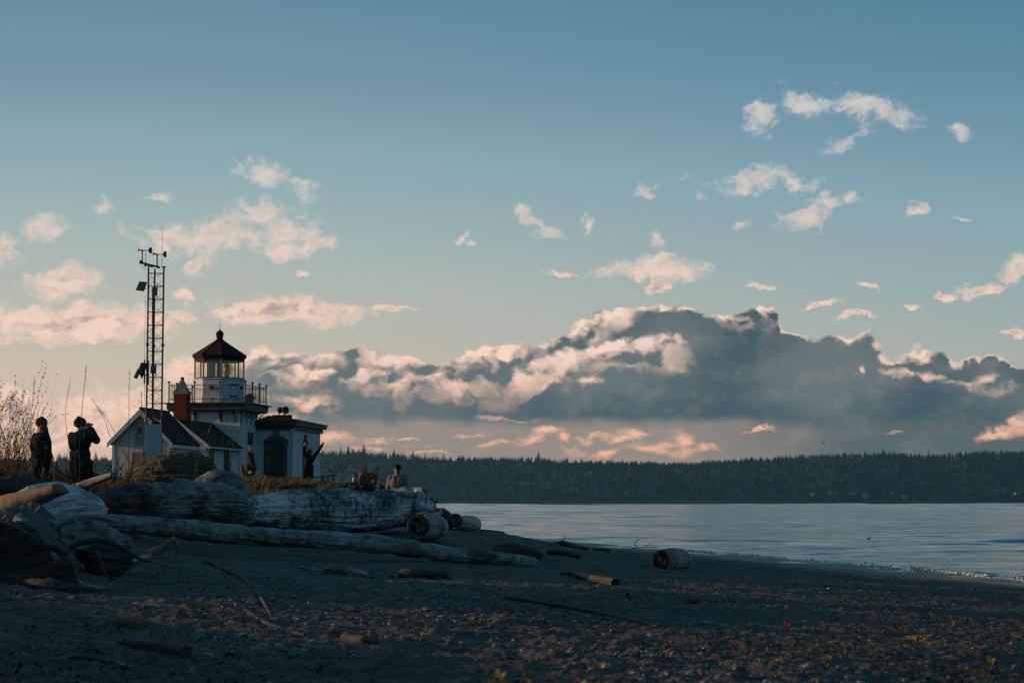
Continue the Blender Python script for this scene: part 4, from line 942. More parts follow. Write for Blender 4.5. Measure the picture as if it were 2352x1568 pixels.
# downspout at the annex corner
mb = MB().tube([B.W(au1 + .05, av0 - .05, zg - .2), B.W(au1 + .05, av0 - .05, f0 - .35)], .045, 8); mb.lathe(B.W(au1 + .05, av0 - .05, f0 - .38), [(.05, 0), (.07, .06), (.12, .26), (.12, .30)], 10); mb.build('downspout', WHITE, lh)
# windows on walls that face right
def side_window(u, px0, px1, py0, py1, name='window', hood=.0, arch=False, key=False):
    v0, v1 = B.v(px0, u, 1040), B.v(px1, u, 1040); z1, z0 = B.z(py0, u, (v0+v1)/2, px0), B.z(py1, u, (v0+v1)/2, px0)
    mb = MB(); B.box(mb, u, u + .03, v0, v1, z0, z1); wn = mb.build(name, DGLASS, lh)
    m2 = MB(); t_ = .09
    if arch:
        n_ = 10; vc, hw = (v0+v1)/2, (v1-v0)/2
        for k in range(n_):
            a, b = math.pi*k/n_, math.pi*(k+1)/n_
            m2.prism([B.W(u, vc + (hw+dd)*math.cos(q), z1 + (hw*.5+dd)*math.sin(q)) for q, dd in ((a, t_*1.4), (b, t_*1.4), (b, 0), (a, 0))], B.r*.07)
        m3 = MB(); m3.prism([B.W(u, vc + hw*math.cos(math.pi*k/n_), z1 + hw*.5*math.sin(math.pi*k/n_)) for k in range(n_+1)], B.r*.03); m3.build('fanlight', DGLASS, wn)
    else: B.box(m2, u, u + .07, v0 - t_*1.2, v1 + t_*1.2, z1, z1 + (hood or t_))
    for a, b in ((v0 - t_, v0), (v1, v1 + t_)): B.box(m2, u, u + .055, a, b, z0, z1)
    B.box(m2, u, u + .10, v0 - t_, v1 + t_, z0 - .08, z0)
    m2.build('surround', STONET, wn)
    m4 = MB(); B.box(m4, u + .03, u + .045, (v0+v1)/2 - .03, (v0+v1)/2 + .03, z0, z1); B.box(m4, u + .031, u + .047, v0, v1, (z0+z1)/2 - .03, (z0+z1)/2 + .03); m4.build('sash', IRON, wn)
    if key: m5 = MB(); zt_ = z1 + (v1-v0)*.25 + .05; vc = (v0+v1)/2; B.box(m5, u, u + .10, vc - .15, vc + .15, zt_, zt_ + .28); m5.build('keystone', STONET, wn)
    return wn
side_window(au1, 696, 703.5, 1020, 1092, arch=True, key=True)
side_window(tu1, 569.5, 577.5, 1004, 1046, hood=.26)
# low wing in front of the tower
wu1 = tu1 - .02; wv0 = B.v(473.5, wu1); wv1 = tv0 + .01; wu0 = wu1 - 2.9; wum = (wu0+wu1)/2
zwe = B.z(1018, wu1, wv0, 473); zwr = B.z(975.5, wum, wv1, 488)
m_ = MB(); m_.prism([B.W(wu0, wv0, zg-.6), B.W(wu1, wv0, zg-.6), B.W(wu1, wv0, zwe), B.W(wum, wv0, zwr - .1), B.W(wu0, wv0, zwe)], B.d*(wv1 - wv0)); m_.build('wing_wall', WHITE, lh)
m_ = MB(); slope = (zwr - zwe)/(wu1 - wum); ov = .22
for s_ in (1, -1):
    ue = wum + s_*(wu1 - wum + ov); ze = zwe - slope*ov
    m_.prism([B.W(wum, wv0 - .2, zwr), B.W(ue, wv0 - .2, ze), B.W(ue, wv0 - .2, ze + .09), B.W(wum, wv0 - .2, zwr + .10)], B.d*(wv1 - wv0 + .2 - (.0 if s_ == 1 else .001)))
m_.build('wing_roof', SHINGLE, lh)
m_ = MB(); m_.tube([B.W(wu1 + ov + .03, wv0 - .15, zwe - slope*ov - .03), B.W(wu1 + ov + .03, wv1, zwe - slope*ov - .03)], .05, 8); m_.build('gutter', WHITE, lh)
m_ = MB()
for s_ in (1, -1):
    m_.prism([B.W(wum, wv0 - .235, zwr - .10), B.W(wum + s_*(wu1-wum+ov), wv0 - .235, zwe - slope*ov - .12), B.W(wum + s_*(wu1-wum+ov), wv0 - .235, zwe - slope*ov + .07), B.W(wum, wv0 - .235, zwr + .08)], B.d*.03)
m_.build('rake_board', WHITE, lh)
side_window(wu1, 482, 488.5, 1030, 1075); side_window(wu1, 515.5, 527, 1034, 1086, arch=True, key=True)
pz = B.W(B.u(452.5, wv0), wv0 - .08, B.z(1037, wu0, wv0, 452)); MB().box(pz, (.13, .14, .20), B.ax).box(pz + B.up*.12, (.17, .18, .04), B.ax).build('wall_lamp', IRON, lh)
# chimney on the wing
cvv = wv0 + .9; cu0, cu1 = B.u(397.5, cvv), B.u(426.5, cvv); cw = cu1 - cu0; zc = lambda py: B.z(py, cu0, cvv, 410)
m_ = MB(); B.box(m_, cu0, cu1, cvv, cvv + cw, zwe, zc(904.8)); B.box(m_, cu0 + .04, cu1 + .06, cvv - .04, cvv + cw, zwe, zc(950)); chm = m_.build('chimney', BRICK, lh)
CAPM = mat('weathered_zinc', (.16, .18, .18), .6, .4, var=.3, scale=4)
m_ = MB(); B.box(m_, cu0 - .03, cu1 + .03, cvv - .03, cvv + cw + .03, zc(904.8), zc(898)); m_.build('chimney_band', mat('pale_mortar_band', (.26, .19, .11), .9, var=.2), chm)
cc = B.W((cu0+cu1)/2, cvv + cw/2, zc(898)); hh = zc(874) - zc(898)
m_ = MB().lathe(cc, [(cw*.70, 0), (cw*.60, hh*.1), (cw*.20, hh)], 4, ph=R(45-9)); m_.lathe(cc + B.up*hh, [(.09, 0), (.09, .12), (.11, .14), (.08, .19)], 14); m_.build('chimney_cap', CAPM, chm)

# ------------------------------------------------------------------ shed
S = Frame(394.5, 86.0, 9.0); sz = lambda py, v=0, u=0, px=320: S.z(py, u, v, px)
su0 = S.u(258, .25); su1 = S.u(389, .25); sv0 = .25; sd = S.v(460, 0) ; sum_ = (S.u(246, 0))/2
ze, zp = sz(1016.5), sz(938); shed = empty('shed', S.W(sum_, sd/2, zg)); tag(shed, 'small white boarded shed with a dark red gable roof and a louvred gable vent', 'shed')
zwt = lambda u: ze + (zp - ze)*(1 - abs(u - sum_)/abs(sum_))
m_ = MB(); m_.prism([S.W(su0, sv0, zg-.6), S.W(su1, sv0, zg-.6), S.W(su1, sv0, zwt(su1) - .08), S.W(sum_, sv0, zp - .1), S.W(su0, sv0, zwt(su0) - .08)], S.d*(sd - .5)); m_.build('wall', SIDING, shed)
m_ = MB(); 
for s_ in (1, -1):
    ue = sum_ + s_*abs(sum_)
    m_.prism([S.W(sum_, 0, zp - .07), S.W(ue, 0, ze - .07), S.W(ue, 0, ze + .02), S.W(sum_, 0, zp + .03)], S.d*(sd - (0 if s_ == 1 else .002)))
m_.tube([S.W(sum_, -.02, zp + .03), S.W(sum_, sd, zp + .03)], .06, 8)
m_.build('roof', ROOF_R, shed)
m_ = MB()
for s_ in (1, -1):
    ue = sum_ + s_*abs(sum_)
    m_.prism([S.W(sum_, -.03, zp - .26), S.W(ue, -.03, ze - .20), S.W(ue, -.03, ze - .02), S.W(sum_, -.03, zp - .01)], S.d*.028)
m_.build('rake_board', WHITE, shed)
m_ = MB(); S.box(m_, su1 + .002, .03, 0, sd - .1, ze - .22, ze - .075); S.box(m_, su1 + .001, su1 + .10, .05, sd - .15, ze - .36, ze - .22); m_.build('eave_board', WHITE, shed)
m_ = MB(); S.box(m_, su0, su0 + .12, sv0 - .015, sv0, zg - .5, ze - .1); S.box(m_, su1 - .12, su1, sv0 - .015, sv0, zg - .5, ze - .1); m_.build('corner_board', WHITE, shed)
vu0, vu1 = S.u(312.5, sv0), S.u(331.5, sv0); m_ = MB(); z0_, z1_ = sz(1018, sv0), sz(970, sv0)
for k in range(17):
    z_ = z0_ + (z1_-z0_)*k/17
    m_.add([S.W(vu0, sv0 - .005, z_ + .035), S.W(vu1, sv0 - .005, z_ + .035), S.W(vu1, sv0 - .055, z_), S.W(vu0, sv0 - .055, z_), S.W(vu0, sv0 - .005, z_ + .045), S.W(vu1, sv0 - .005, z_ + .045), S.W(vu1, sv0 - .055, z_ + .012), S.W(vu0, sv0 - .055, z_ + .012)], [(0,1,2,3),(7,6,5,4),(0,4,5,1),(1,5,6,2),(2,6,7,3),(3,7,4,0)])
S.box(m_, vu0 - .03, vu0, sv0 - .06, sv0, z0_ - .03, z1_ + .05); S.box(m_, vu1, vu1 + .03, sv0 - .06, sv0, z0_ - .03, z1_ + .05)
vent = m_.build('louvre_vent', SIDING, shed)
m_ = MB(); S.box(m_, S.u(318.6, sv0), S.u(326.4, sv0), sv0 - .08, sv0 - .062, sz(994, sv0), sz(981, sv0)); m_.build('vent_opening', IRON, vent)
# boards leaning in front of the shed
mb = MB(); q0, q1 = S.u(304.5, -.6), S.u(329, -.6); S.box(mb, q0, q1, -.64, -.60, zg - .1, sz(1037.5, -.6)); bd = mb.build('plywood_board', mat('tan_plywood', (.20, .145, .10), .85, var=.2, scale=2), None); tag(bd, 'tan plywood sheet standing against the shed front left of the mast', 'board')
mb = MB(); mb.tube([S.W(S.u(331, -.8), -.8, zg - .2), S.W(S.u(331, -.8), -.8, sz(1033, -.8))], .05, 8); bp = mb.build('post', IRON, None); tag(bp, 'short dark post beside the plywood sheet at the foot of the mast', 'post')

# ------------------------------------------------------------------ weather mast
MY = 84.0; mz = lambda py: P(350, py, MY).z
GALV = mat('galvanised_steel', (.05, .055, .06), .5, .6, var=.3, scale=6)
pA = P(335.5, 1000, MY); s_ = .64; phi = R(16)
mast = empty('weather_mast', (pA.x + .3, MY, zg)); tag(mast, 'tall three-legged lattice mast carrying wind vanes, solar panels and boxes beside the lighthouse', 'mast')
Axy = Vector((pA.x, MY, 0)); Cxy = Axy + Vector((s_*math.cos(phi), s_*math.sin(phi), 0)); Bxy = Axy + Vector((s_*math.cos(phi+R(60)), s_*math.sin(phi+R(60)), 0))
zbase, ztopm = zg - .2, mz(613); legs = (Axy, Bxy, Cxy)
at_ = lambda p, z_: Vector((p.x, p.y, z_))
for p in legs:
    mb = MB().tube([at_(p, zbase), at_(p, ztopm)], .040, 8)
    for zf in (mz(791.5), mz(966)): mb.lathe(at_(p, zf), [(.085, -.03), (.085, .03)], 10); mb.lathe(at_(p, zf), [(.05, -.09), (.05, .09)], 8)
    mb.build('leg', GALV, mast)
br_ = MB(); nb = 16; hs = [zbase + .4 + (ztopm - .25 - zbase - .4)*k/nb for k in range(nb+1)]
for a, b in ((Axy, Bxy), (Bxy, Cxy), (Cxy, Axy)):
    for k in range(nb + 1):
        br_.tube([at_(a, hs[k]), at_(b, hs[k])], .013, 5, False)
        if k < nb:
            mid = (hs[k] + hs[k+1])/2
            br_.tube([at_(a, hs[k]), at_(b, mid)], .008, 5, False); br_.tube([at_(b, mid), at_(a, hs[k+1])], .008, 5, False)
br_.build('bracing', GALV, mast)
mb = MB().tube([P(351, 660, MY), P(350.3, 975, MY)], .038, 8); mb.build('conduit', GALV, mast)
mb = MB().tube([P(333.6, 690, MY-.1), P(331.2, 960, MY-.1)], .008, 5); mb.build('cable', IRON, mast)
mb = MB().tube([P(323, 603, MY-.05), P(364.5, 613.5, MY-.05)], .045, 8)
for a, b, c_, d_ in ((321,600,6,8), (339,607,5,6), (346,609,5,6), (332,606,4,8), (362,612,5,5)): mb.box(P(a+c_/2, b+2, MY-.05), (c_*.0184, .12, d_*.0184))
mb.tube([P(326,609,MY-.1), P(328,616,MY-.1), P(334,617,MY-.1)], .01, 5); mb.build('crossarm', IRON, mast)
for (xp, yp, xt, xs, ys) in ((318, 574.2, 349, 326.8, 602), (351.8, 583.2, 382.3, 361, 612)):
    mb = MB(); y1 = yp + 1.0
    mb.tube([P(xp, yp, MY), P(xp+3, yp, MY), P(xp+13, y1, MY), P(xt-8, y1, MY)], [.018, .032, .022, .012], 8)
    mb.tube([P(xs, y1, MY), P(xs-.1, y1+10, MY), P(xs, ys, MY)], [.032, .024, .030], 8)
    a = P(xt-8, y1, MY); f_ = [P(xt-8.2, y1-1.6, MY), P(xt-5, y1-7, MY), P(xt, y1-7, MY), P(xt, y1+6.8, MY), P(xt-5, y1+6.8, MY), P(xt-8.2, y1+1.6, MY)]
    mb.prism([q + Vector((0, -.01, 0)) for q in f_], (0, .02, 0))
    for k in range(4): ang = R(45 + 90*k); mb.tube([P(xp, yp, MY), P(xp, yp, MY) + Vector((0, math.cos(ang), math.sin(ang)))*.11], [.016, .006], 4)
    mb.build('wind_vane', IRON, mast)
mb = MB().tube([P(334.8, 580, MY), P(335, 611, MY)], .014, 6); mb.build('short_antenna', IRON, mast)
mb = MB().tube([P(373.2, 522, MY), P(371.6, 612, MY)], [.006, .011], 6); mb.build('whip_antenna', IRON, mast)
mb = MB(); tp = at_(Cxy, ztopm); mb.lathe(tp, [(.04, -.02), (.10, 0), (.10, .03), (.05, .05)], 10); mb.build('cap', GALV, mast)
PANEL = mat('solar_panel_back', (.09, .10, .11), .5, var=.3, scale=3, spec=.5)
def panel(quad, ys, name='solar_panel'):
    mb = MB(); q = [P(a, b, MY + y) for (a, b), y in zip(quad, ys)]; n_ = (q[1]-q[0]).cross(q[3]-q[0]).normalized()*.035
    mb.hexa([*q, *[p + n_ for p in q]]); pn_ = mb.build(name, PANEL, mast)
    m2 = MB(); m2.tube([(q[0]+q[3])/2*.5 + (q[1]+q[2])/2*.5, P(335, (quad[0][1]+quad[2][1])/2 + 6, MY)], .025, 6); m2.build('mounting_arm', IRON, pn_)
panel([(311,666.5), (329.5,669), (337,648), (319.6,646.5)], [-.5, -.1, .15, -.25])
panel([(306.2,867), (313.5,870), (326,845), (316,846)], [-.5, -.3, 0, -.2]); panel([(316.5,851), (325,869.5), (338.3,834.5), (323.5,832)], [-.35, -.1, .15, -.15])
for a, b, c_, d_ in ((355.5, 668.5, 11, 19), (352.5, 848, 12, 18)):
    c = P(a, b, MY - .18); mb = MB().box(c, (c_*.0184, .18, d_*.0184)); mb.box(c + Vector((0, -.1, 0)), (c_*.0150, .02, d_*.0150)); mb.tube([c + Vector((.08, .1, .3)), c + Vector((.08, .1, -.3))], .02, 6); mb.build('equipment_box', PANEL, mast)
mb = MB().tube([P(332, 826, MY-.1), P(331.6, 881, MY-.1)], .035, 8); mb.tube([P(341, 827, MY-.1), P(340.6, 884, MY-.1)], .03, 8); mb.build('mounting_pipe', GALV, mast)
SHEET = mat('grey_sheet_metal', (.33, .34, .38), .6, var=.1, scale=1, spec=.3)
mb = MB(); a, b = at_(Axy, 0), at_(Cxy, 0); n_ = Vector((math.sin(phi), -math.cos(phi), 0))*.05; z0_, z1_ = zbase, mz(974)
mb.hexa([at_(a, z0_)+n_, at_(b, z0_)+n_, at_(b, z0_)+n_*1.3, at_(a, z0_)+n_*1.3, at_(a, z1_)+n_, at_(b, z1_)+n_, at_(b, z1_)+n_*1.3, at_(a, z1_)+n_*1.3]); mb.build('climb_guard', SHEET, mast)

# ------------------------------------------------------------------ fence and crate
FY = 87.0; NET = mat('dark_net', (.02, .022, .024), .8, var=.2)
tops = [(540,1100.5),(601,1099.5),(648,1098.5),(666,1098),(716,1096),(740,1094.5),(766,1091.5)]
fen = empty('fence', P(650, 1112, FY)); tag(fen, 'low dark wire mesh fence between the people and the lighthouse door', 'fence')
mb = MB(); tp_ = [P(a, b, FY) for a, b in tops]; mb.tube(tp_, .028, 6); mb.build('top_rail', IRON, fen)
for k in (1, 3, 5, 6): p = tp_[k]; MB().tube([Vector((p.x, p.y, GZ(p.x, p.y) - .2)), p + Vector((0, 0, .06))], .035, 7).build('fence_post', IRON, fen)
mb = MB(); x0, x1 = tp_[0].x, tp_[-1].x
def ftop(x): return float(np.interp(x, [p.x for p in tp_], [p.z for p in tp_]))
x = x0
while x < x1:
    zt_ = ftop(x); zb_ = GZ(x, FY) - .05; h_ = zt_ - zb_
    for s_ in (-1, 1):
        xe = min(max(x + s_*h_, x0), x1); ff = abs(xe - x)/h_
        mb.tube([Vector((x, FY, zt_)), Vector((xe, FY, zt_ - h_*ff))], .0042, 3, False)
    x += .085
mb.build('wire_mesh', NET, fen)
cb = P(745, 1116, 84.6); mb = MB()
for k in range(9):
    q = -.22 + .44*k/8
    for zz_ in (0, 1): mb.tube([cb + Vector((q, -.13, 0)), cb + Vector((q*1.06, -.15, .20 + .03*math.sin(k*3.)))], .012, 4)
    mb.tube([cb + Vector((q, .13, 0)), cb + Vector((q, .15, .2))], .012, 4)
for z_ in (.0, .07, .14, .2): mb.tube([cb + Vector((a, b, z_)) for a, b in ((-.23,-.14),(.23,-.14),(.23,.14),(-.23,.14),(-.23,-.14))], .013, 4)
ck = mb.build('wicker_crate', W_DARK, None); tag(ck, 'low dark open crate on the ground behind the fence end', 'crate')

# ================================================================== people
import bmesh
def capsule(bm_, p0, p1, r0, r1, n=14, sq=(1, 1)):
    p0, p1 = Vector(p0), Vector(p1); d = (p1 - p0); L = max(d.length, 1e-4); d = d / L if d.length > 1e-6 else Vector((0, 0, 1))
    up = Vector((0, 0, 1)) if abs(d.z) < .9 else Vector((0, 1, 0)); a = d.cross(up).normalized(); b = a.cross(d)
    rings = []
    for k in range(1, 5): q = math.pi/2*k/4; rings.append((p0 - d*r0*math.cos(q), r0*math.sin(q)))
    for k in range(3, -1, -1): q = math.pi/2*k/4; rings.append((p1 + d*r1*math.cos(q), max(r1*math.sin(q), 1e-4)))
    rings = rings[:4] + [(p1 + d*r1*math.cos(math.pi/2*k/4), max(r1*math.sin(math.pi/2*k/4), 1e-4)) for k in (4, 3, 2, 1)]
    vs = [bm_.verts.new(p0 - d*r0)]
    R_ = []
    for c, r_ in rings: R_.append([bm_.verts.new(c + (a*math.cos(t)*sq[0] + b*math.sin(t)*sq[1])*r_) for t in (2*math.pi*k/n for k in range(n))])
    e_ = bm_.verts.new(p1 + d*r1)
    for k in range(n): bm_.faces.new((vs[0], R_[0][(k+1) % n], R_[0][k])); bm_.faces.new((e_, R_[-1][k], R_[-1][(k+1) % n]))
    for i in range(len(R_)-1):
        for k in range(n): bm_.faces.new((R_[i][k], R_[i][(k+1) % n], R_[i+1][(k+1) % n], R_[i+1][k]))
def ell(bm_, c, rad, rot=None, n=3):
    m4 = Matrix.Translation(Vector(c)) @ (rot.to_4x4() if rot is not None else Matrix.Identity(4)) @ Matrix.Diagonal((*rad, 1))
    bmesh.ops.create_icosphere(bm_, subdivisions=n, radius=1.0, matrix=m4)
def fuse(name, prims, voxel, m, parent=None, loc=None, smooth=3, rough=0.0, seed=0):
    """overlapping volumes grown together into one continuous surface"""
    bm_ = bmesh.new()
    for q in prims:
        if q[0] == 'c': capsule(bm_, *q[1:])
        else: ell(bm_, *q[1:])
    me = bpy.data.meshes.new('tmp'); bm_.to_mesh(me); bm_.free()
    o = bpy.data.objects.new('tmp', me); col.objects.link(o)
    md = o.modifiers.new('r', 'REMESH'); md.mode = 'VOXEL'; md.voxel_size = voxel
    sm = o.modifiers.new('s', 'SMOOTH'); sm.factor = .5; sm.iterations = smooth
    dg = bpy.context.evaluated_depsgraph_get(); ev = o.evaluated_get(dg); em = ev.to_mesh()
    V_ = np.empty(len(em.vertices)*3); em.vertices.foreach_get('co', V_); V_ = V_.reshape(-1, 3); F_ = [tuple(p.vertices) for p in em.polygons]
    N_ = np.empty(len(em.vertices)*3); em.vertices.foreach_get('normal', N_); N_ = N_.reshape(-1, 3)
    ev.to_mesh_clear(); bpy.data.objects.remove(o); bpy.data.meshes.remove(me)
    if rough: V_ = V_ + N_ * (rough * fbm(V_[:, 0]*9+seed, V_[:, 1]*9, V_[:, 2]*6, 3))[:, None]
    return link_mesh(name, V_, F_, m, parent, smooth=True, loc=loc)
SKIN = mat('skin', (.45, .25, .18), .6, var=.08, scale=20); EYE = mat('eye', (.05, .03, .02), .2, var=.1, spec=.8)
def cloth(name, c, c2=None): return mat(name, c, .9, var=.25, scale=14, col2=c2, bump=.4, bscale=60, bdist=.006, spec=.15)
HAIR = mat('dark_brown_hair', (.045, .022, .014), .55, var=.4, scale=30, stretch=(1, 1, .15), bump=.6, bscale=80, bdist=.005)
def hand(j, fwd, across, curl=.6, s=1.0, thumb=1):
    """palm, four unequal bent fingers and a side thumb: j wrist, fwd along the palm, across towards the little finger"""
    f = Vector(fwd).normalized(); a = Vector(across); a = (a - f*a.dot(f)).normalized(); n_ = f.cross(a); out_ = []
    j = Vector(j); out_.append(('c', j, j + f*.045*s, .026*s, .034*s, 12, (1, .7))); pc = j + f*.075*s
    for k, (ln, off) in enumerate(((.070, -.028), (.080, -.009), (.074, .010), (.058, .029))):
        b = pc + a*off*s; out_.append(('c', j + f*.03*s + a*off*.7*s, b, .013*s, .0105*s, 8))
        c1 = b + (f*math.cos(curl*.5) + n_*math.sin(curl*.5))*ln*.42*s; c2_ = c1 + (f*math.cos(curl*1.3) + n_*math.sin(curl*1.3))*ln*.33*s; c3 = c2_ + (f*math.cos(curl*2.) + n_*math.sin(curl*2.))*ln*.25*s
        out_ += [('c', b, c1, .0100*s, .0092*s, 8), ('c', c1, c2_, .0092*s, .0085*s, 8), ('c', c2_, c3, .0085*s, .0072*s, 8)]
    t0 = j + f*.02*s - a*.024*s*thumb; t1 = t0 + (f*.6 - a*.7*thumb + n_*.3).normalized()*.040*s; t2 = t1 + (f*.85 - a*.3*thumb + n_*.5).normalized()*.032*s
    out_ += [('c', t0, t1, .015*s, .011*s, 8), ('c', t1, t2, .011*s, .009*s, 8)]
    return out_
def head(c, f, s=1.0):
    """skull, jaw, nose, lips, brow and ears; f is where the face points"""
    c = Vector(c); f = Vector(f).normalized(); sd = f.cross(Vector((0, 0, 1))).normalized(); u_ = sd.cross(f)
    rot = Matrix((sd, f, u_)).transposed()
    pr = [('e', c + u_*.015*s, (.076*s, .095*s, .098*s), rot), ('e', c + f*.030*s - u_*.060*s, (.054*s, .058*s, .056*s), rot),
          ('e', c + f*.098*s - u_*.018*s, (.013*s, .020*s, .024*s), rot, 2), ('e', c + f*.094*s - u_*.028*s, (.017*s, .014*s, .010*s), rot, 2), ('e', c + f*.086*s - u_*.058*s, (.024*s, .012*s, .010*s), rot, 2),
          ('e', c + f*.080*s - u_*.100*s, (.020*s, .016*s, .016*s), rot, 2), ('e', c + f*.082*s + u_*.020*s, (.050*s, .016*s, .012*s), rot, 2)]
    for q in (-1, 1): pr.append(('e', c + sd*.078*s*q - u_*.01*s, (.010*s, .020*s, .032*s), rot, 2))
    return pr, rot, sd, f, u_
def limb(pts, rs): return [('c', a, b, r0, r1) for a, b, r0, r1 in zip(pts[:-1], pts[1:], rs[:-1], rs[1:])]
def person(J, face, label, loc, cl, s=1.0, hands=('relax', 'relax'), coat_len=.3, voxel=.009, bulk=1.0, hat_s=1.0):
    """J: joint positions in world space; cl: dict of clothing materials"""
    g = {k: Vector(v) for k, v in J.items()}; pr, rot, sd, f, u_ = head(g['head'], face, s)
    chest = (g['shL'] + g['shR'])/2 - Vector((0, 0, .10)); pel = (g['hipL'] + g['hipR'])/2; wst = chest.lerp(pel, .6)
    body = list(pr)
    body += limb([g['head'] - Vector((0, 0, .05)), (g['shL'] + g['shR'])/2 + Vector((0, 0, .0))], [.055*s, .062*s])
    ax = (g['shR'] - g['shL']).normalized(); hw = (g['shR'] - g['shL']).length/2; tr_ = Matrix((ax, ax.cross(Vector((0,0,-1))).normalized(), Vector((0,0,1)))).transposed()
    body += [('e', chest, (hw*.95, .115*s, .19*s), tr_), ('e', wst, (.135*s, .10*s, .17*s), tr_), ('e', pel, (.155*s, .12*s, .13*s), tr_)]
    for sd_ in 'LR':
        body += limb([g['sh'+sd_], g['el'+sd_], g['wr'+sd_]], [.056*s, .043*s, .028*s])
        body += limb([g['hip'+sd_], g['kn'+sd_], g['an'+sd_]], [.088*s, .060*s, .040*s])
        ft = g['an'+sd_] + Vector(g['toe'+sd_] - g['an'+sd_]); body += limb([g['an'+sd_] - Vector((0,0,.03)), ft], [.040*s, .032*s])
        hd = (g['wr'+sd_] - g['el'+sd_]).normalized(); fh = J.get('hf'+sd_, hd); ac = J.get('ha'+sd_, f)
        body += hand(g['wr'+sd_], fh, ac, {'relax': .55, 'fist': 1.35, 'grip': 1.0}[hands['LR'.index(sd_)]], s*1.02, 1 if sd_ == 'L' else 1)
    me_o = fuse('person', body, voxel, SKIN, None, loc, 2); tag(me_o, label, 'person')
    # clothing
    jk = [('e', chest, (hw*1.06*bulk, .150*s*bulk, .22*s), tr_), ('e', wst, (.175*s*bulk, .140*s*bulk, .20*s), tr_), ('e', pel + Vector((0, 0, .02)), (.195*s*bulk, .155*s*bulk, .15*s), tr_)]
    if coat_len > .3: jk += [('c', pel, pel - Vector((0, 0, coat_len - .25)), .175*s*bulk, .185*s*bulk, 20, (1, .85))]
    jk += [('c', g['head'] - Vector((0,0,.13*s)), chest + Vector((0,0,.05)), .068*s, .10*s)]
    for sd_ in 'LR':
        jk += limb([chest.lerp(g['sh'+sd_], .6), g['sh'+sd_]], [.10*s*bulk, .074*s*bulk]); jk += limb([g['sh'+sd_], g['el'+sd_], g['el'+sd_].lerp(g['wr'+sd_], .94)], [.078*s*bulk, .064*s*bulk, .046*s*bulk])
    fuse('jacket', jk, .012, cl['jacket'], me_o, None, 2, .018, seed=len(label))
    tw = [('e', pel, (.175*s, .14*s, .13*s), tr_)]
    for sd_ in 'LR': tw += limb([g['hip'+sd_], g['kn'+sd_], g['an'+sd_]], [.100*s, .075*s, .062*s])
    fuse('trousers', tw, .013, cl['trousers'], me_o, None, 2, .012)
    for sd_ in 'LR':
        t_ = g['toe'+sd_]; a_ = g['an'+sd_]; fuse('shoe', [('c', a_ + Vector((0,0,.03)), a_ - Vector((0,0,.04)), .052*s, .052*s), ('c', a_ - Vector((0,0,.045)), t_ - Vector((0,0,.01)), .050*s, .042*s)], .010, cl['shoe'], me_o, None, 1)
    if 'hat' in cl:
        h = g['head']; hp = [('e', h + u_*.045*s - f*.008*s, (.097*s*hat_s, .112*s*hat_s, .094*s*hat_s), rot)] + ([('e', h + u_*.125*s - f*.02*s, (.045*s, .05*s, .05*s), rot)] if hat_s > 1.05 else [])
        ht_ = fuse('beanie', hp, .009, cl['hat'], me_o, None, 1, .006)
        c = h + u_*.018*s - f*.006*s; mb = MB(); ring = [c + (sd*math.cos(t)*.086 + f*math.sin(t)*.102)*s*hat_s + u_*(-.0 + .01*math.sin(t)) for t in (2*math.pi*k/28 for k in range(29))]
        mb.tube(ring, .017*s, 8, False); mb.build('hat_band', cl.get('band', cl['hat']), ht_, True)
    if cl.get('hair'):
        c = g['head']; hp = [('e', c + u_*.030*s - f*.020*s, (.092*s, .100*s, .100*s), rot)]
        for a, b, r0, r1 in cl['hair']: hp.append(('c', c + sd*a[0] + f*a[1] + u_*a[2], c + sd*b[0] + f*b[1] + u_*b[2], r0, r1))
        fuse('hair', hp, .010, HAIR, me_o, None, 1, .016)
    for q in (-1, 1): MB().lathe(g['head'] + sd*.030*s*q + f*.0850*s + u_*.0015, [(.002, -.01), (.010, -.007), (.012, 0), (.010, .007), (.002, .01)], 10, f).build('eye', EYE, me_o, True)
    return me_o
def feet(J, fw):
    fw = Vector(fw).normalized()
    for sd_ in 'LR':
        a = J['an'+sd_]; z_ = GZ(a.x, a.y) + .085; J['an'+sd_] = Vector((a.x, a.y, z_)); J['toe'+sd_] = Vector((a.x, a.y, z_ - .035)) + fw*.155
    return J
BLACKC = cloth('black_jacket_cloth', (.010, .014, .016)); NAVY = cloth('dark_trouser_cloth', (.020, .022, .028)); SHOE = mat('shoe_leather', (.02, .018, .016), .6, var=.3)
GREENC = cloth('olive_coat_cloth', (.035, .036, .026)); TANC = cloth('tan_jacket_cloth', (.15, .142, .130)); GREYH = cloth('grey_knit', (.085, .075, .070), (.03, .028, .028)); BLACKH = cloth('black_knit', (.012, .013, .014)); BAND = cloth('grey_band_knit', (.10, .10, .10))
# person with binoculars
Y = 38.0
J = dict(head=P(185,975.5,Y), shL=P(167,1003,Y+.12), shR=P(199,1002,Y-.08), elL=P(178,1012,Y+.40), elR=P(221,1009,Y+.10), wrL=P(201,983,Y+.34), wrR=P(208,984,Y+.18),
 hipL=P(177,1068,Y+.05), hipR=P(195,1068,Y-.03), knL=P(176,1116,Y+.10), knR=P(197,1116,Y), anL=P(174,1156,Y+.10), anR=P(198,1156,Y-.02))
J['hfL'] = P(200,976,Y+.28) - J['wrL']; J['hfR'] = P(201,978,Y+.18) - J['wrR']; J['haL'] = Vector((.2, .5, -.8)); J['haR'] = Vector((.3, -.3, -.8))
feet(J, (.7, .7, 0))
person(J, (.78, .60, .12), 'person in black jacket and dark beanie raising binoculars on the left bank', (J['anL'].x, Y, GZ(J['anL'].x, Y)), dict(jacket=BLACKC, trousers=NAVY, shoe=SHOE, hat=BLACKH, band=BAND), hands=('grip', 'grip'), coat_len=.40, bulk=1.28, hat_s=1.1)
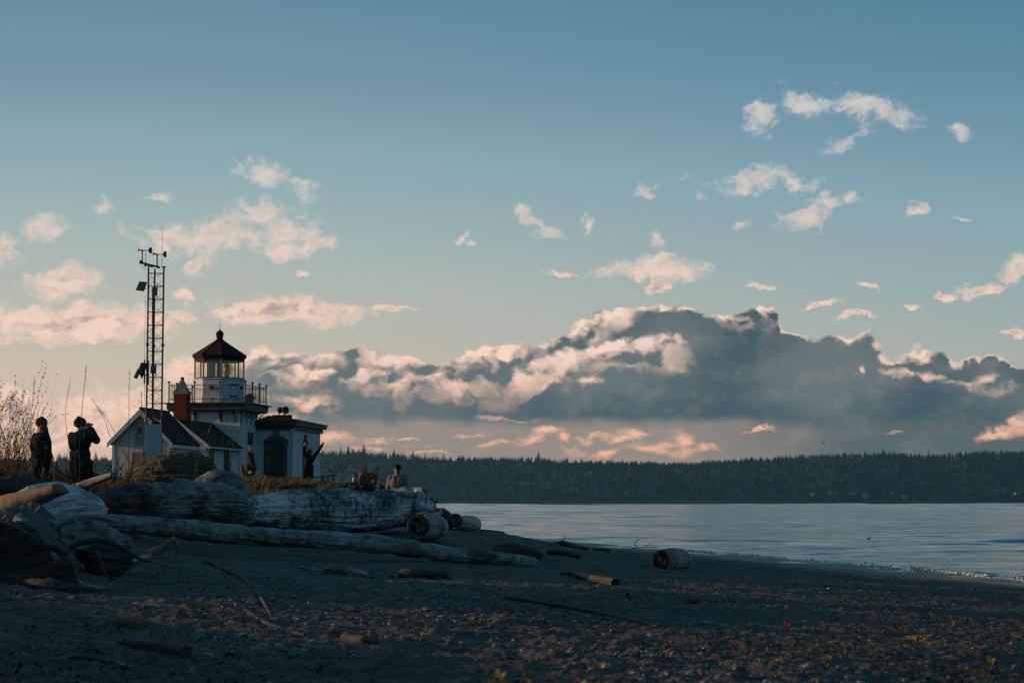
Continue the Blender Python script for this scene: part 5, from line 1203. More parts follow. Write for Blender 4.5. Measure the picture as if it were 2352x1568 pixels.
mb = MB(); bc = P(200.5, 976, Y+.22); bd = Vector((.78, .60, .12)).normalized(); bs = bd.cross(Vector((0,0,1))).normalized()
for q in (-1, 1): mb.lathe(bc + bs*.035*q - bd*.06, [(.017, 0), (.019, .03), (.022, .05), (.025, .10), (.027, .14), (.027, .15), (.02, .148)], 14, bd)
mb.tube([bc - bs*.03 - bd*.01, bc + bs*.03 - bd*.01], .012, 8); tag(mb.build('binoculars', IRON, None, True), 'black binoculars held up by the person in the black jacket', 'binoculars')
# long haired person on the far left
Y = 40.0
J = dict(head=P(94.5,975,Y), shL=P(82,1004,Y), shR=P(105,1002,Y-.05), elL=P(77,1030,Y-.08), elR=P(110,1028,Y-.15), wrL=P(84,1050,Y+.02), wrR=P(115,1046,Y+.0),
 hipL=P(88,1062,Y+.03), hipR=P(103,1062,Y-.03), knL=P(88,1108,Y), knR=P(103,1108,Y), anL=P(87,1150,Y), anR=P(104,1150,Y))
feet(J, (-.6, .8, 0))
hr = [((.0,-.06,.0),(.09,-.10,-.26),.075,.040), ((.05,-.05,-.02),(.11,-.06,-.22),.05,.025), ((-.03,-.07,-.05),(.02,-.11,-.25),.06,.04)]
person(J, (-.80, .60, 0), 'person with long hair in a dark coat and knitted hat, leftmost on the bank', (J['anL'].x, Y, GZ(J['anL'].x, Y)), dict(jacket=BLACKC, trousers=NAVY, shoe=SHOE, hat=BLACKH, hair=hr), coat_len=.50, bulk=1.22, hat_s=1.18)
# standing by the driftwood post
Y = 80.0
J = dict(head=P(576,1027.5,Y), shL=P(577,1042,Y+.16), shR=P(572,1042.5,Y-.16), elL=P(582,1064,Y+.20), elR=P(576,1063,Y-.20), wrL=P(587,1080,Y+.16), wrR=P(587,1079,Y-.18),
 hipL=P(573,1076,Y+.09), hipR=P(572,1076,Y-.09), knL=P(576,1093,Y+.09), knR=P(573,1093,Y-.09), anL=P(575,1110,Y+.10), anR=P(571,1110,Y-.10))
feet(J, (1, .1, 0))
hr = [((.03,-.05,.0),(.05,.02,-.30),.06,.04), ((.07,.02,-.05),(.075,.07,-.34),.035,.022), ((-.02,-.08,-.02),(.0,-.06,-.28),.07,.045)]
cpr = person(J, (.86, -.30, .28), 'long haired person in an olive coat standing beside the upright driftwood post', (J['anL'].x, Y, GZ(J['anL'].x, Y)), dict(jacket=GREENC, trousers=NAVY, shoe=SHOE, hair=hr), coat_len=.52, bulk=1.15)
MB().lathe(P(575.5,1084.5,Y-.26), [(.02, -.04), (.068, -.025), (.072, 0), (.06, .02), (.02, .03)], 18, (0, -1, 0)).build('pale_pouch', mat('pale_fabric', (.40, .40, .38), .8, var=.5, scale=25, ramp=(.45, .5)), cpr, True)
# arms flung up
Y = 84.0
J = dict(head=P(712,1038.5,Y), shL=P(702,1050,Y), shR=P(720,1050,Y), elL=P(698.5,1037,Y-.05), elR=P(731,1035,Y+.03), wrL=P(699.5,1023,Y-.05), wrR=P(740.5,1020,Y+.05),
 hipL=P(702,1083,Y), hipR=P(714,1083,Y), knL=P(699,1098,Y-.05), knR=P(713,1098,Y+.03), anL=P(697,1112,Y-.02), anR=P(713,1112,Y+.03))
J['hfL'] = Vector((.05, 0, 1)); J['hfR'] = Vector((.6, 0, .8)); J['haL'] = Vector((-1, 0, 0)); J['haR'] = Vector((.7, 0, -.5)); feet(J, (0, 1, 0))
hr = [((0,-.05,-.02),(.0,-.09,-.17),.08,.06), ((-.04,-.05,-.02),(-.06,-.06,-.17),.05,.04)]
person(J, (.1, 1, .25), 'person in a dark coat and grey beanie with both arms flung up, seen from behind', (J['anL'].x, Y, GZ(J['anL'].x, Y)), dict(jacket=BLACKC, trousers=NAVY, shoe=SHOE, hat=GREYH, band=GREYH, hair=hr), hands=('fist', 'fist'), coat_len=.46, s=1.05, bulk=1.15, hat_s=1.08)
# seated on a log with the back to us
Y = 50.6
J = dict(head=P(912.5,1077,Y), shL=P(897,1098,Y), shR=P(927,1097,Y), elL=P(891,1122,Y+.05), elR=P(934,1121,Y+.05), wrL=P(899,1137,Y+.28), wrR=P(926,1137,Y+.28),
 hipL=P(905,1144,Y), hipR=P(921,1144,Y), knL=P(902,1143,Y+.43), knR=P(924,1143,Y+.43), anL=P(902,1186,Y+.50), anR=P(924,1186,Y+.50))
for s2 in 'LR': J['toe'+s2] = J['an'+s2] + Vector((0, .15, -.03))
J['head'] = J['head'] + Vector((0, .05, 0))
sp = person(J, (.0, 1, -.1), 'person in a tan jacket and black beanie seated behind the huge log, back turned', tuple(P(912, 1150, Y)), dict(jacket=TANC, trousers=NAVY, shoe=SHOE, hat=BLACKH, hair=[((0,-.05,-.04),(0,-.06,-.12),.07,.055)]), coat_len=.2, bulk=1.12)
jkt = [c for c in sp.children if c.name.startswith('jacket')][0]
from mathutils.bvhtree import BVHTree
def decal(name, strokes, target, parent, m, off=.006):
    """thin print laid on a mesh: strokes are pixel polylines with a width in metres"""
    T = target.matrix_world if False else Matrix.Translation(wloc(target)); dg = bpy.context.evaluated_depsgraph_get()
    bv = BVHTree.FromPolygons([T @ v.co for v in target.data.vertices], [tuple(p.vertices) for p in target.data.polygons]); mb = MB()
    for pl, wd in strokes:
        S = smooth_path(pl, max(2, len(pl)*4)) if len(pl) > 2 else np.array(pl); pts = []
        for a, b in S:
            r = ray(a, b).normalized(); h = bv.ray_cast(Vector((0, 0, CAMZ)), r)
            if h[0] is not None: pts.append(h[0] + h[1]*off)
        if len(pts) > 1: mb.tube(pts, wd, 6)
    return mb.build(name, m, parent)
PRW = mat('pale_print', (.36, .38, .40), .8, var=.2); PRB = mat('blue_print', (.045, .075, .10), .8, var=.3); PRD = mat('dark_brown_print', (.055, .035, .03), .8, var=.3)
X5 = lambda x, y: (516.8 + x*.1953, 947.4 + y*.1953)
decal('back_print', [([X5(1995,745),X5(1990,790),X5(1998,835)], .016), ([X5(2005,750),X5(2003,800)], .014)], jkt, jkt, PRD)
decal('back_print', [([X5(1960,850),X5(2000,862),X5(2050,860),X5(2085,845)], .014), ([X5(1975,862),X5(2040,872)], .012)], jkt, jkt, PRB)
decal('back_print', [([X5(2030,880),X5(2028,840),X5(2034,800),X5(2032,768)], .005), ([X5(2034,815),X5(2012,800),X5(2008,775)], .004), ([X5(2032,812),X5(2055,800),X5(2062,770)], .004), ([X5(2010,845),X5(2032,832),X5(2062,845)], .004), ([X5(2040,790),X5(2050,775)], .003)], jkt, jkt, PRW)
log('log', [(872,1150,1206,50.9),(900,1148,1206,50.9),(930,1148,1206,50.9),(958,1152,1202,50.9)], W_GREY, 'log under the seated person, behind the tip of the huge bleached log', seed=77, na=30)

# ------------------------------------------------------------------ belongings
LY = 48.35
OCH = cloth('ochre_canvas', (.17, .068, .022)); OCHD = cloth('dark_ochre_canvas', (.11, .042, .016))
q = .01057
bpc = P(842, 1124, LY); tl = R(-7); ca, sa = math.cos(tl), math.sin(tl)
def L(x, z, y=0): return bpc + Vector((x*ca - z*sa*-1*-1 if False else x*ca + z*math.sin(-tl), y, -x*math.sin(-tl) + z*ca))
bpk = fuse('backpack', [('c', L(-.15, .10), L(-.15, .36), .075, .08, 14), ('c', L(.15, .08), L(.15, .33), .075, .08, 14), ('c', L(-.15, .08), L(.15, .08), .08, .08), ('c', L(-.15, .37), L(.14, .34), .075, .075), ('e', L(0, .23), (.19, .11, .20)), ('c', L(-.1, .12, -.09), L(.1, .11, -.09), .07, .07)], .012, OCH, None, tuple(bpc), 3, .012)
tag(bpk, 'ochre canvas backpack with two upright carry straps standing on the huge log', 'backpack')
for pl in ([(829,1081),(834,1073),(839.5,1068.5),(840,1076),(841,1084)], [(857.5,1085),(863,1078),(870,1071.5),(869,1080),(864.5,1092)]):
    S_ = [Vector(t_) for t_ in smooth_path([tuple(P(a, b, LY - .02)) for a, b in pl], 16)]; MB().tube(S_, .012, 6).build('strap', OCHD, bpk, True)
MB().tube([L(-.20, .31, -.12), L(0, .325, -.155), L(.20, .29, -.12)], .007, 6).build('zip', OCHD, bpk)
MB().lathe(L(.13, .22, -.135), [(.045, 0), (.045, .012), (.001, .013)], 22, (0.1, -1, 0)).build('badge', mat('red_badge', (.42, .06, .04), .7, var=.1), bpk)
MB().lathe(L(.13, .22, -.149), [(.030, 0), (.030, .004), (.001, .005)], 20, (0.1, -1, 0)).build('badge_centre', mat('white_badge', (.6, .56, .5), .7, var=.1), bpk)
BLUEP = mat('blue_bottle_paint', (.010, .16, .26), .35, var=.08, spec=.5); BLKP = mat('black_plastic', (.015, .015, .017), .4, var=.1)
bb = P(815.3, 1109, LY - .1); btl = MB().lathe(bb, [(.060, 0), (.068, .008), (.068, .115), (.060, .135), (.036, .15), (.034, .16)], 26).build('water_bottle', BLUEP, None, True, loc=tuple(bb)); tag(btl, 'bright blue drinking flask with a black loop lid beside the ochre backpack', 'bottle')
mb = MB().lathe(bb + Vector((0,0,.155)), [(.045, 0), (.046, .012), (.046, .035), (.036, .045)], 24)
mb.tube([bb + Vector((a, 0, b)) for a, b in ((-.045,.17),(-.058,.20),(-.052,.235),(-.03,.25),(.03,.25),(.052,.235),(.058,.20),(.045,.17))], .011, 8); mb.build('lid', BLKP, btl, True)
hp = fuse('folded_jacket', [('c', P(782,1119,LY-.1), P(800,1115,LY-.12), .05, .06), ('c', P(800,1115,LY-.12), P(826,1111.5,LY-.15), .06, .055), ('c', P(826,1111.5,LY-.15), P(848,1117,LY-.2), .055, .05), ('c', P(805,1120,LY-.2), P(836,1119,LY-.25), .05, .06), ('c', P(790,1122,LY-.2), P(770,1126,LY-.15), .035, .02), ('c', P(846,1119,LY-.2), P(858,1127,LY-.25), .04, .03)], .012, cloth('dark_teal_cloth', (.020, .032, .034)), None, None, 2, .03, 5)
tag(hp, 'crumpled dark jacket lying over the huge log in front of the backpack', 'jacket')
pd = MB().tube([P(785,1112,LY+.1), P(806,1110.5,LY+.1)], .03, 10).build('rolled_mat', BLACKC, None, True); tag(pd, 'dark rolled mat beside the blue flask on the log', 'mat')
log('driftwood_post', [(566,1094,1110,78.2),(560,1080,1096,78.2),(557,1066,1080,78.2),(556,1062,1070,78.2)] if False else [tuple(P(563,1112,78.2))+(.085,), tuple(P(561,1096,78.2))+(.085,), tuple(P(557.5,1078,78.2))+(.075,), tuple(P(555.5,1066,78.2))+(.055,)], W_DARK, 'upright weathered driftwood post left of the person in the olive coat', 'driftwood', seed=80, world=True, na=24, lump=.15, jag=(0,.8))
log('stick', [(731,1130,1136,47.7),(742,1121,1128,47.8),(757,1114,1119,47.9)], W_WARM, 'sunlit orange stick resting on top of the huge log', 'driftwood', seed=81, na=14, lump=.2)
log('stick', [(592,1116,1119,70),(600,1106,1109,70),(607,1098,1101,70),(611,1090,1092,70)], W_WARM, 'thin pale stick leaning up right of the person in the olive coat', 'driftwood', seed=82, na=10, lump=.2)
log('log', [(640,1113,1124,62),(668,1109,1121,62),(700,1110,1120,62),(722,1113,1121,62)], W_MOSS, 'low mossy log behind the crest of the huge log below the raised arms person', seed=83, na=24, lump=.3)
log('driftwood', [(612,1110,1122,66),(624,1104,1122,66),(640,1110,1124,66)], W_DARK, 'dark lump of driftwood left of the low mossy log', seed=84, na=24, n=20, lump=.5)
boulder(863,886,1114,1128, STONE_D, 'dark stone between the backpack and the seated person', 21, Y=50)

# ================================================================== plants on the bank
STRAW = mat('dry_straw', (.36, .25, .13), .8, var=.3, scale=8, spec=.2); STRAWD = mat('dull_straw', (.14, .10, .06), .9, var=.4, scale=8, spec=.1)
TWIG = mat('bare_twig_bark', (.15, .085, .05), .85, var=.4, scale=10, spec=.15); REDLEAF = mat('rust_leaf', (.085, .034, .02), .8, var=.5, scale=20, spec=.2)
def grass_mat(name, cols, scale=9):
    m = bpy.data.materials.new(name); m.use_nodes = True; t = NT(m.node_tree); b = m.node_tree.nodes['Principled BSDF']
    o = t.new('ShaderNodeTexCoord').outputs['Object']; n = t.new('ShaderNodeTexWhiteNoise'); t.put(n.inputs['Vector'], t.v('FLOOR', t.v('MULTIPLY', o, (scale,)*3)))
    t.put(b.inputs['Base Color'], t.ramp(n.outputs['Value'], [(i/len(cols), c) for i, c in enumerate(cols)], 'CONSTANT')); b.inputs['Roughness'].default_value = .8; b.inputs['Specular IOR Level'].default_value = .2
    return m
GRASSM = grass_mat('bank_grass', [(.060, .055, .022), (.10, .075, .035), (.045, .050, .020), (.16, .11, .055), (.070, .045, .025)], 5)
def blades(N, sampler, hr, wr, name, m, label, lean=.35, seed=0):
    r = np.random.default_rng(seed); P_ = sampler(N, r); n = len(P_); z0 = ground_z(P_[:, 0], P_[:, 1]) - .02
    h = r.uniform(*hr, n) * (1 + .5*pn(P_[:, 0]*.8, P_[:, 1]*.8, 3.)); wdt = r.uniform(*wr, n); a = r.uniform(0, 6.28, n); la = r.uniform(0, 6.28, n); ll = r.uniform(0, lean, n) * h
    b = np.stack([P_[:, 0], P_[:, 1], z0], 1); sx = np.stack([np.cos(a)*wdt, np.sin(a)*wdt, 0*a], 1); lv = np.stack([np.cos(la)*ll, np.sin(la)*ll, 0*a], 1)
    up = np.stack([0*h, 0*h, h], 1)
    V_ = np.concatenate([b - sx, b + sx, b + lv*.35 + up*.6 - sx*.7, b + lv*.35 + up*.6 + sx*.7, b + lv*1.1 + up*.98], 0); i = np.arange(n)
    F_ = np.concatenate([np.stack([i, i+n, i+3*n], 1), np.stack([i, i+3*n, i+2*n], 1), np.stack([i+2*n, i+3*n, i+4*n], 1)])
    o = link_mesh(name, V_, F_, m, loc=(0, 0, 0)); tag(o, label, name.replace('_', ' '), kind='stuff'); return o
def pixbox(px0, px1, y0, y1, thr=.0, f=.9):
    def s_(N, r):
        Y_ = r.uniform(y0, y1, N); X_ = (r.uniform(px0, px1, N) - CX) / F * Y_
        k = pn(X_*f, Y_*f*.6, 1.7) > r.uniform(thr-.25, thr+.25, N); return np.stack([X_[k], Y_[k]], 1)
    return s_
blades(26000, pixbox(-60, 830, 52, 84, .02), (.05, .22), (.006, .014), 'dry_grass', GRASSM, 'short dry grass and weeds covering the crest of the bank', seed=1)
blades(7000, pixbox(555, 720, 62, 80, -.15, .5), (.08, .34), (.006, .012), 'tufted_grass', GRASSM, 'tufted grass around the people below the lighthouse door', seed=2)
blades(9000, pixbox(-60, 350, 41, 56, -.1, .6), (.12, .55), (.006, .013), 'tall_dry_grass', GRASSM, 'taller tangled dry grass on the left bank behind the logs', .6, seed=3)
blades(1500, pixbox(150, 560, 41, 47.5, .1, 1.4), (.05, .30), (.004, .008), 'log_side_grass', GRASSM, 'thin grass growing among the logs below the mossy mound', .8, seed=4)

def stalk(pl, Y, label, m=STRAWD, head=.22, r0=.006, hr=.016, bright=False, seed=0, base=None):
    pts = [P(a, b, Y) for a, b in pl]; S_ = [Vector(q) for q in smooth_path([tuple(p) for p in pts], 22)]
    mb = MB().tube(S_, [r0*(1 - .6*i/21) for i in range(22)], 5); o = mb.build('grass_stalk', STRAWD, None, True, loc=tuple(S_[0])); tag(o, label, 'grass stalk', 'tall dry stalks on the bank')
    rr = random.Random(seed); L = sum((S_[i+1]-S_[i]).length for i in range(21)); mb = MB(); d_ = 0; i = 21
    while d_ < L*head and i > 0:
        seg = (S_[i]-S_[i-1]).length
        for k in range(5):
            q = rr.random(); c = S_[i].lerp(S_[i-1], q); t_ = (S_[i]-S_[i-1]).normalized(); sd_ = Vector((rr.uniform(-1,1), rr.uniform(-1,1), rr.uniform(-.2,.4)))*hr; ln = t_*rr.uniform(.02, .05)
            mb.add([c, c + sd_*.5 + ln*.5, c + sd_ + ln, c + sd_*.2 + ln*.8], [(0,1,2,3)])
        d_ += seg; i -= 1
    if mb.v: mb.build('seed_head', m, o)
    return o
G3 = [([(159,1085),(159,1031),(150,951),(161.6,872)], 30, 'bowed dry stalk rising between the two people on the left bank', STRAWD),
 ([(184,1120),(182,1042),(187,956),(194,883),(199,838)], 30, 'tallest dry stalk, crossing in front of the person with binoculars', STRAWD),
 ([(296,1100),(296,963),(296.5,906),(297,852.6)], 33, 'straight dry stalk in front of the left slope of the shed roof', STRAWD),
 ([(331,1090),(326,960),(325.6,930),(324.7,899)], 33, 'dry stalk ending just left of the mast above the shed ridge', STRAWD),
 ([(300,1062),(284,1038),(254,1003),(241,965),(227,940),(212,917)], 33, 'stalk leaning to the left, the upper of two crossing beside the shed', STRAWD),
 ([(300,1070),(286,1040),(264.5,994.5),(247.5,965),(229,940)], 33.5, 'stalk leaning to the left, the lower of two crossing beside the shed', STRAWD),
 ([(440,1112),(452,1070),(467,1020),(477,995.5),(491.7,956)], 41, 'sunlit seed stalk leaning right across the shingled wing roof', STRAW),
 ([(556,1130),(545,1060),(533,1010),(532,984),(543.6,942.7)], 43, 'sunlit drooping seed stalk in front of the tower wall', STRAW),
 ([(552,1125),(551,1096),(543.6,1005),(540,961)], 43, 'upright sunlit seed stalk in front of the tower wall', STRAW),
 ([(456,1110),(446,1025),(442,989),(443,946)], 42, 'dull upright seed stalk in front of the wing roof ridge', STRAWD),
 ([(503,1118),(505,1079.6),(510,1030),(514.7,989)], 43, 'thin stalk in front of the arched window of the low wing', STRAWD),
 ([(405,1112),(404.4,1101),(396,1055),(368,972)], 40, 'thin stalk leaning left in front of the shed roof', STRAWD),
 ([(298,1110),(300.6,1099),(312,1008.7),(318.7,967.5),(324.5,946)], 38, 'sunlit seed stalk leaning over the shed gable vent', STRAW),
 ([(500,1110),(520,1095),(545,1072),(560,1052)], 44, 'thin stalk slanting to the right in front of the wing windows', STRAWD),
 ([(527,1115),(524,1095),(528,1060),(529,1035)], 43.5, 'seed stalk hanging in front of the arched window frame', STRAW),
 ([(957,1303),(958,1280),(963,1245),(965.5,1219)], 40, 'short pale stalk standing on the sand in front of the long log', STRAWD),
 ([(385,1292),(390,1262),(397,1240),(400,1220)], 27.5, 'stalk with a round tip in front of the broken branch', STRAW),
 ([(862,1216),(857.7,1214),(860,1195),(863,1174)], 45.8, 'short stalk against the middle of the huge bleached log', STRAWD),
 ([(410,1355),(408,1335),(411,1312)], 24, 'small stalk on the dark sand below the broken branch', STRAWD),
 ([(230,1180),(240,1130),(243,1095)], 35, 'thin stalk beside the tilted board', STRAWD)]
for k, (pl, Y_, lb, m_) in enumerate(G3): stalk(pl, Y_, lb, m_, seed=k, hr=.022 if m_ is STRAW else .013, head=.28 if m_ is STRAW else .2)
# bright seed plumes near the shed base and at the left edge
rr = random.Random(5)
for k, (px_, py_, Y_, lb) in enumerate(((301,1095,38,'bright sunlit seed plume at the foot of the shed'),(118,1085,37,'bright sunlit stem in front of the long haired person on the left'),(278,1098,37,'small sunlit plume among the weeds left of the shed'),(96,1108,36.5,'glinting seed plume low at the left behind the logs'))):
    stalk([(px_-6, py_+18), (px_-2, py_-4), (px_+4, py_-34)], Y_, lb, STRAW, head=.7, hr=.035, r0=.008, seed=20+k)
# low brambles with rust leaves
def bramble(px0, px1, py, Y, h, n, label, seed, leaf=.5, name='bramble', m2=REDLEAF, fan=.6, gen=3):
    r = random.Random(seed); mb = MB(); lf = MB(); xs0_ = (px0-CX)/F*Y; xs1_ = (px1-CX)/F*Y
    def grow(p, d, L, r0, g):
        q = p; pts = [p]
        for s_ in range(4): d = (d + Vector((r.uniform(-1,1), r.uniform(-1,1), r.uniform(-.5,.7)))*.16).normalized(); q = q + d*L/4; pts.append(q)
        mb.tube(pts, [r0*(1-.18*i) for i in range(5)], 4, False)
        for pt in pts[1:]:
            if r.random() < leaf:
                for _ in range(2):
                    a = Vector((r.uniform(-1,1), r.uniform(-1,1), r.uniform(-1,1))).normalized()*r.uniform(.012,.034); b_ = a.orthogonal().normalized()*a.length*.6
                    lf.add([pt, pt + a*.5 + b_, pt + a, pt + a*.5 - b_], [(0,1,2,3)])
        if g > 0:
            for _ in range(r.choice((1, 2, 2, 3))): i = r.randint(1, 4); grow(pts[i], (d + Vector((r.uniform(-1,1), r.uniform(-1,1), r.uniform(-.1,.9)))*fan).normalized(), L*r.uniform(.45,.8), r0*.6, g-1)
    for k in range(n):
        x_ = r.uniform(xs0_, xs1_); y_ = Y + r.uniform(-.6, .6); z_ = GZ(x_, y_) - .03
        grow(Vector((x_, y_, z_)), Vector((r.uniform(-.35,.35), r.uniform(-.3,.3), 1)).normalized(), h*r.uniform(.35,.7), .0075, gen)
    o = mb.build(name, TWIG, None, loc=((xs0_+xs1_)/2, Y, GZ((xs0_+xs1_)/2, Y))); tag(o, label, 'shrub')
    if lf.v: lf.build('leaves', m2, o)
    return o
bramble(-60, 62, 0, 38.5, 1.95, 90, 'tall bare shrub full of thin twigs at the left edge', 1, .14, 'bare_shrub', TWIG, .34, 4)
bramble(-40, 140, 0, 36.2, .72, 50, 'low rust leaved thicket in front of the tall bare shrub', 2, .9, 'bramble', REDLEAF, .8)
bramble(225, 330, 0, 39.0, .95, 30, 'tangled weeds with rust leaves left of the mossy mound', 3, .7, 'bramble', REDLEAF, .7)
bramble(135, 235, 0, 40.5, .85, 18, 'low weedy thicket around the person with binoculars', 4, .7, 'bramble', REDLEAF, .7)
bramble(330, 420, 0, 49, .35, 10, 'few dry weeds in front of the mossy mound', 6, .3, 'bramble', TWIG, .7)
# dry umbels between the fence and the backpack
def umbel_plant(stems, Y, label, seed):
    mb = MB(); r = random.Random(seed)
    for pl in stems:
        pts = [P(*X5(*q), Y) for q in pl]; mb.tube(pts, [.009*(1-.15*i) for i in range(len(pts))], 5)
        if len(pl) > 1 and pl[-1][1] < 720:
            c = pts[-1]
            for k in range(9): d = Vector((r.uniform(-1,1), r.uniform(-1,1), r.uniform(.1,1))).normalized()*r.uniform(.03,.07); mb.tube([c - Vector((0,0,.02)), c + d], .004, 3); ell_c = c + d; mb.lathe(ell_c, [(.004,-.014),(.016,0),(.004,.014)], 5)
    o = mb.build('dry_umbel', TWIG, None); tag(o, label, 'plant'); return o
umbel_plant([[(1300,850),(1298,760),(1285,700),(1250,672),(1215,650)],[(1285,700),(1262,690),(1235,685)],[(1285,700),(1290,672),(1295,655)],[(1298,760),(1315,710),(1330,656)],[(1290,730),(1270,712),(1250,700)]], 70, 'dry flower umbel nearest the fence end', 1)
umbel_plant([[(1372,850),(1372,760),(1380,700),(1368,640),(1365,610)],[(1380,700),(1360,660),(1342,628)],[(1380,700),(1405,655),(1440,590)],[(1380,690),(1398,655),(1410,645)],[(1372,760),(1352,790),(1345,780)]], 70, 'taller dry flower umbel left of the blue flask', 2)

# ================================================================== pebbles, litter, leaves, surf, birds
def scatter_uv(N, t0, t1, y0, y1, r):
    t_ = r.uniform(t0, t1, N); Y_ = np.exp(r.uniform(np.log(y0), np.log(y1), N)); return t_*Y_, Y_
def beach_z(x, y):
    """height of the modelled sand, ripples included"""
    sh_ = 25.9 - .194*y - x; wt = np.clip((sh_-2)/5, 0, 1)
    ft = np.clip(.25 - np.abs(pn(x*2.1, y*2.6, 8.8)), 0, 1)
    return ground_z(x, y) + wt*(.022*fbm(x*2.4+.6*y, y*3.6, .7, 4, .55) + .022*fbm(x*.9, y*1.1, 4.2, 3, .5) + .030*(np.maximum(0, fbm(x*5.5, y*6.5, 9.1, 3, .6)) - .1) - .05*ft*(pn(x*.3, y*.3, 2.) > -.1))
def stones(name, x, y, size, base, m, label, seed, flat=.6, sink=.3):
    r = np.random.default_rng(seed); n = len(x); bv, bf = base; k = len(bv); z = beach_z(x, y)
    sx, sy, sz_ = size*r.uniform(.7, 1.3, n), size*r.uniform(.6, 1.1, n), size*r.uniform(flat*.7, flat*1.2, n); a = r.uniform(0, 6.28, n)
    v = bv[None] * np.stack([sx, sy, sz_], 1)[:, None, :]; v = v * r.uniform(.85, 1.15, (n, k, 1)); ca_, sa_ = np.cos(a)[:, None], np.sin(a)[:, None]
    V_ = np.stack([v[..., 0]*ca_ - v[..., 1]*sa_ + x[:, None], v[..., 0]*sa_ + v[..., 1]*ca_ + y[:, None], v[..., 2] + (z + sz_*(1-2*sink)*.5)[:, None]], -1).reshape(-1, 3)
    F_ = (bf[None] + (np.arange(n)*k)[:, None, None]).reshape(-1, 3)
    o = link_mesh(name, V_, F_, m, smooth=True, loc=(0, 0, 0)); tag(o, label, name, kind='stuff'); return o
PEB = grass_mat('pebble_stone', [(.09, .095, .10), (.045, .048, .05), (.16, .165, .17), (.06, .055, .05), (.10, .095, .09), (.035, .036, .038)], 14); PEB.node_tree.nodes['Principled BSDF'].inputs['Roughness'].default_value = .25
r_ = np.random.default_rng(21); x, y = scatter_uv(19000, -.16, .28, 9.5, 60, r_)
msk = fbm(x*.35, y*.22, 6.1, 3) + .35*np.exp(-(((x/y)-.03)/.08)**2 - ((np.log(y)-np.log(17))/.3)**2) + .3*np.exp(-(((25.9-.194*y-x)-5.2)/1.6)**2)
k = msk > r_.uniform(.05, .5, len(x)); x, y = x[k], y[k]; stones('pebbles', x, y, np.clip(r_.lognormal(-4.4, .5, len(x)), .005, .038), icosa(2), PEB, 'grey and pale pebbles strewn over the dark sand', 3)
LIT_M = grass_mat('wrack_litter', [(.050, .030, .018), (.13, .075, .035), (.030, .024, .018), (.20, .12, .05), (.065, .055, .025), (.035, .030, .028)], 12)
def litter(N, reg, sz, name, label, seed, thr=.0):
    r = np.random.default_rng(seed); x, y = scatter_uv(N, *reg, r); k = fbm(x*.6, y*.3, 2.2, 3) > r.uniform(thr-.3, thr+.3, N); x, y = x[k], y[k]; n = len(x)
    z = beach_z(x, y); L = r.uniform(*sz, n); a = r.uniform(0, 6.28, n); el = r.uniform(-.2, .9, n)**1.0; c = np.stack([x, y, z + .004], 1)
    d = np.stack([np.cos(a)*np.cos(el), np.sin(a)*np.cos(el), np.abs(np.sin(el))], 1)*L[:, None]; s_ = np.stack([-np.sin(a), np.cos(a), r.uniform(-.6, .6, n)], 1)*(L*r.uniform(.10, .40, n))[:, None]; bend = np.stack([0*x, 0*x, L*.25], 1)
    V_ = np.concatenate([c - d*.5 - s_*.5, c - d*.5 + s_*.5, c + bend + s_*.6, c + bend - s_*.6, c + d*.5 + s_*.3, c + d*.5 - s_*.3]); i = np.arange(n)
    F_ = np.concatenate([np.stack([i, i+n, i+2*n], 1), np.stack([i, i+2*n, i+3*n], 1), np.stack([i+3*n, i+2*n, i+4*n], 1), np.stack([i+3*n, i+4*n, i+5*n], 1)])
    o = link_mesh(name, V_, F_, LIT_M, loc=(0, 0, 0)); tag(o, label, 'litter', kind='stuff')
litter(30000, (-.02, .29, 10, 55), (.015, .065), 'seaweed_litter', 'dry brown seaweed and bark crumbs littering the right side of the beach', 5, .0)
litter(9000, (-.26, .02, 10, 42), (.015, .07), 'driftwood_crumbs', 'bark crumbs and weed scraps on the dark sand at the left', 6, .12)
def weed_clump(px, py, w_, h_, label, seed, m=STRAWD):
    g = GP(px, py); r = random.Random(seed); mb = MB(); wd = w_/F*g.y/2; hh_ = h_/F*g.y
    for k in range(90):
        a = r.gauss(0, .45)*wd; b = r.gauss(0, .35)*wd; c = Vector((g.x + a, g.y + b, 0)); c.z = float(beach_z(np.array([c.x]), np.array([c.y]))[0]); pts = [c]
        d = Vector((r.uniform(-1,1), r.uniform(-1,1), r.uniform(.2,1.1)))
        for j in range(3): pts.append(pts[-1] + d*hh_*.3*r.uniform(.5,1)*(1 - abs(a)/wd*.4)); d = d + Vector((r.uniform(-1,1), r.uniform(-1,1), -.7))*.8
        mb.tube(pts, .004, 4, False)
    o = mb.build('weed_clump', m, None); tag(o, label, 'seaweed')
weed_clump(300, 1440, 80, 50, 'shaggy heap of dry weed on the sand in the left foreground', 1)
weed_clump(800, 1405, 60, 22, 'reddish tuft of dry weed catching the light at the lower centre', 2, REDLEAF)
weed_clump(680, 1488, 60, 34, 'dark weed heap near the bottom edge left of centre', 3)
weed_clump(2110, 1470, 60, 20, 'low weed tuft on the lit sand at the lower right', 4, STRAW)
weed_clump(1590, 1385, 50, 14, 'flat weed tuft on the sand below the stubby round', 5, REDLEAF)
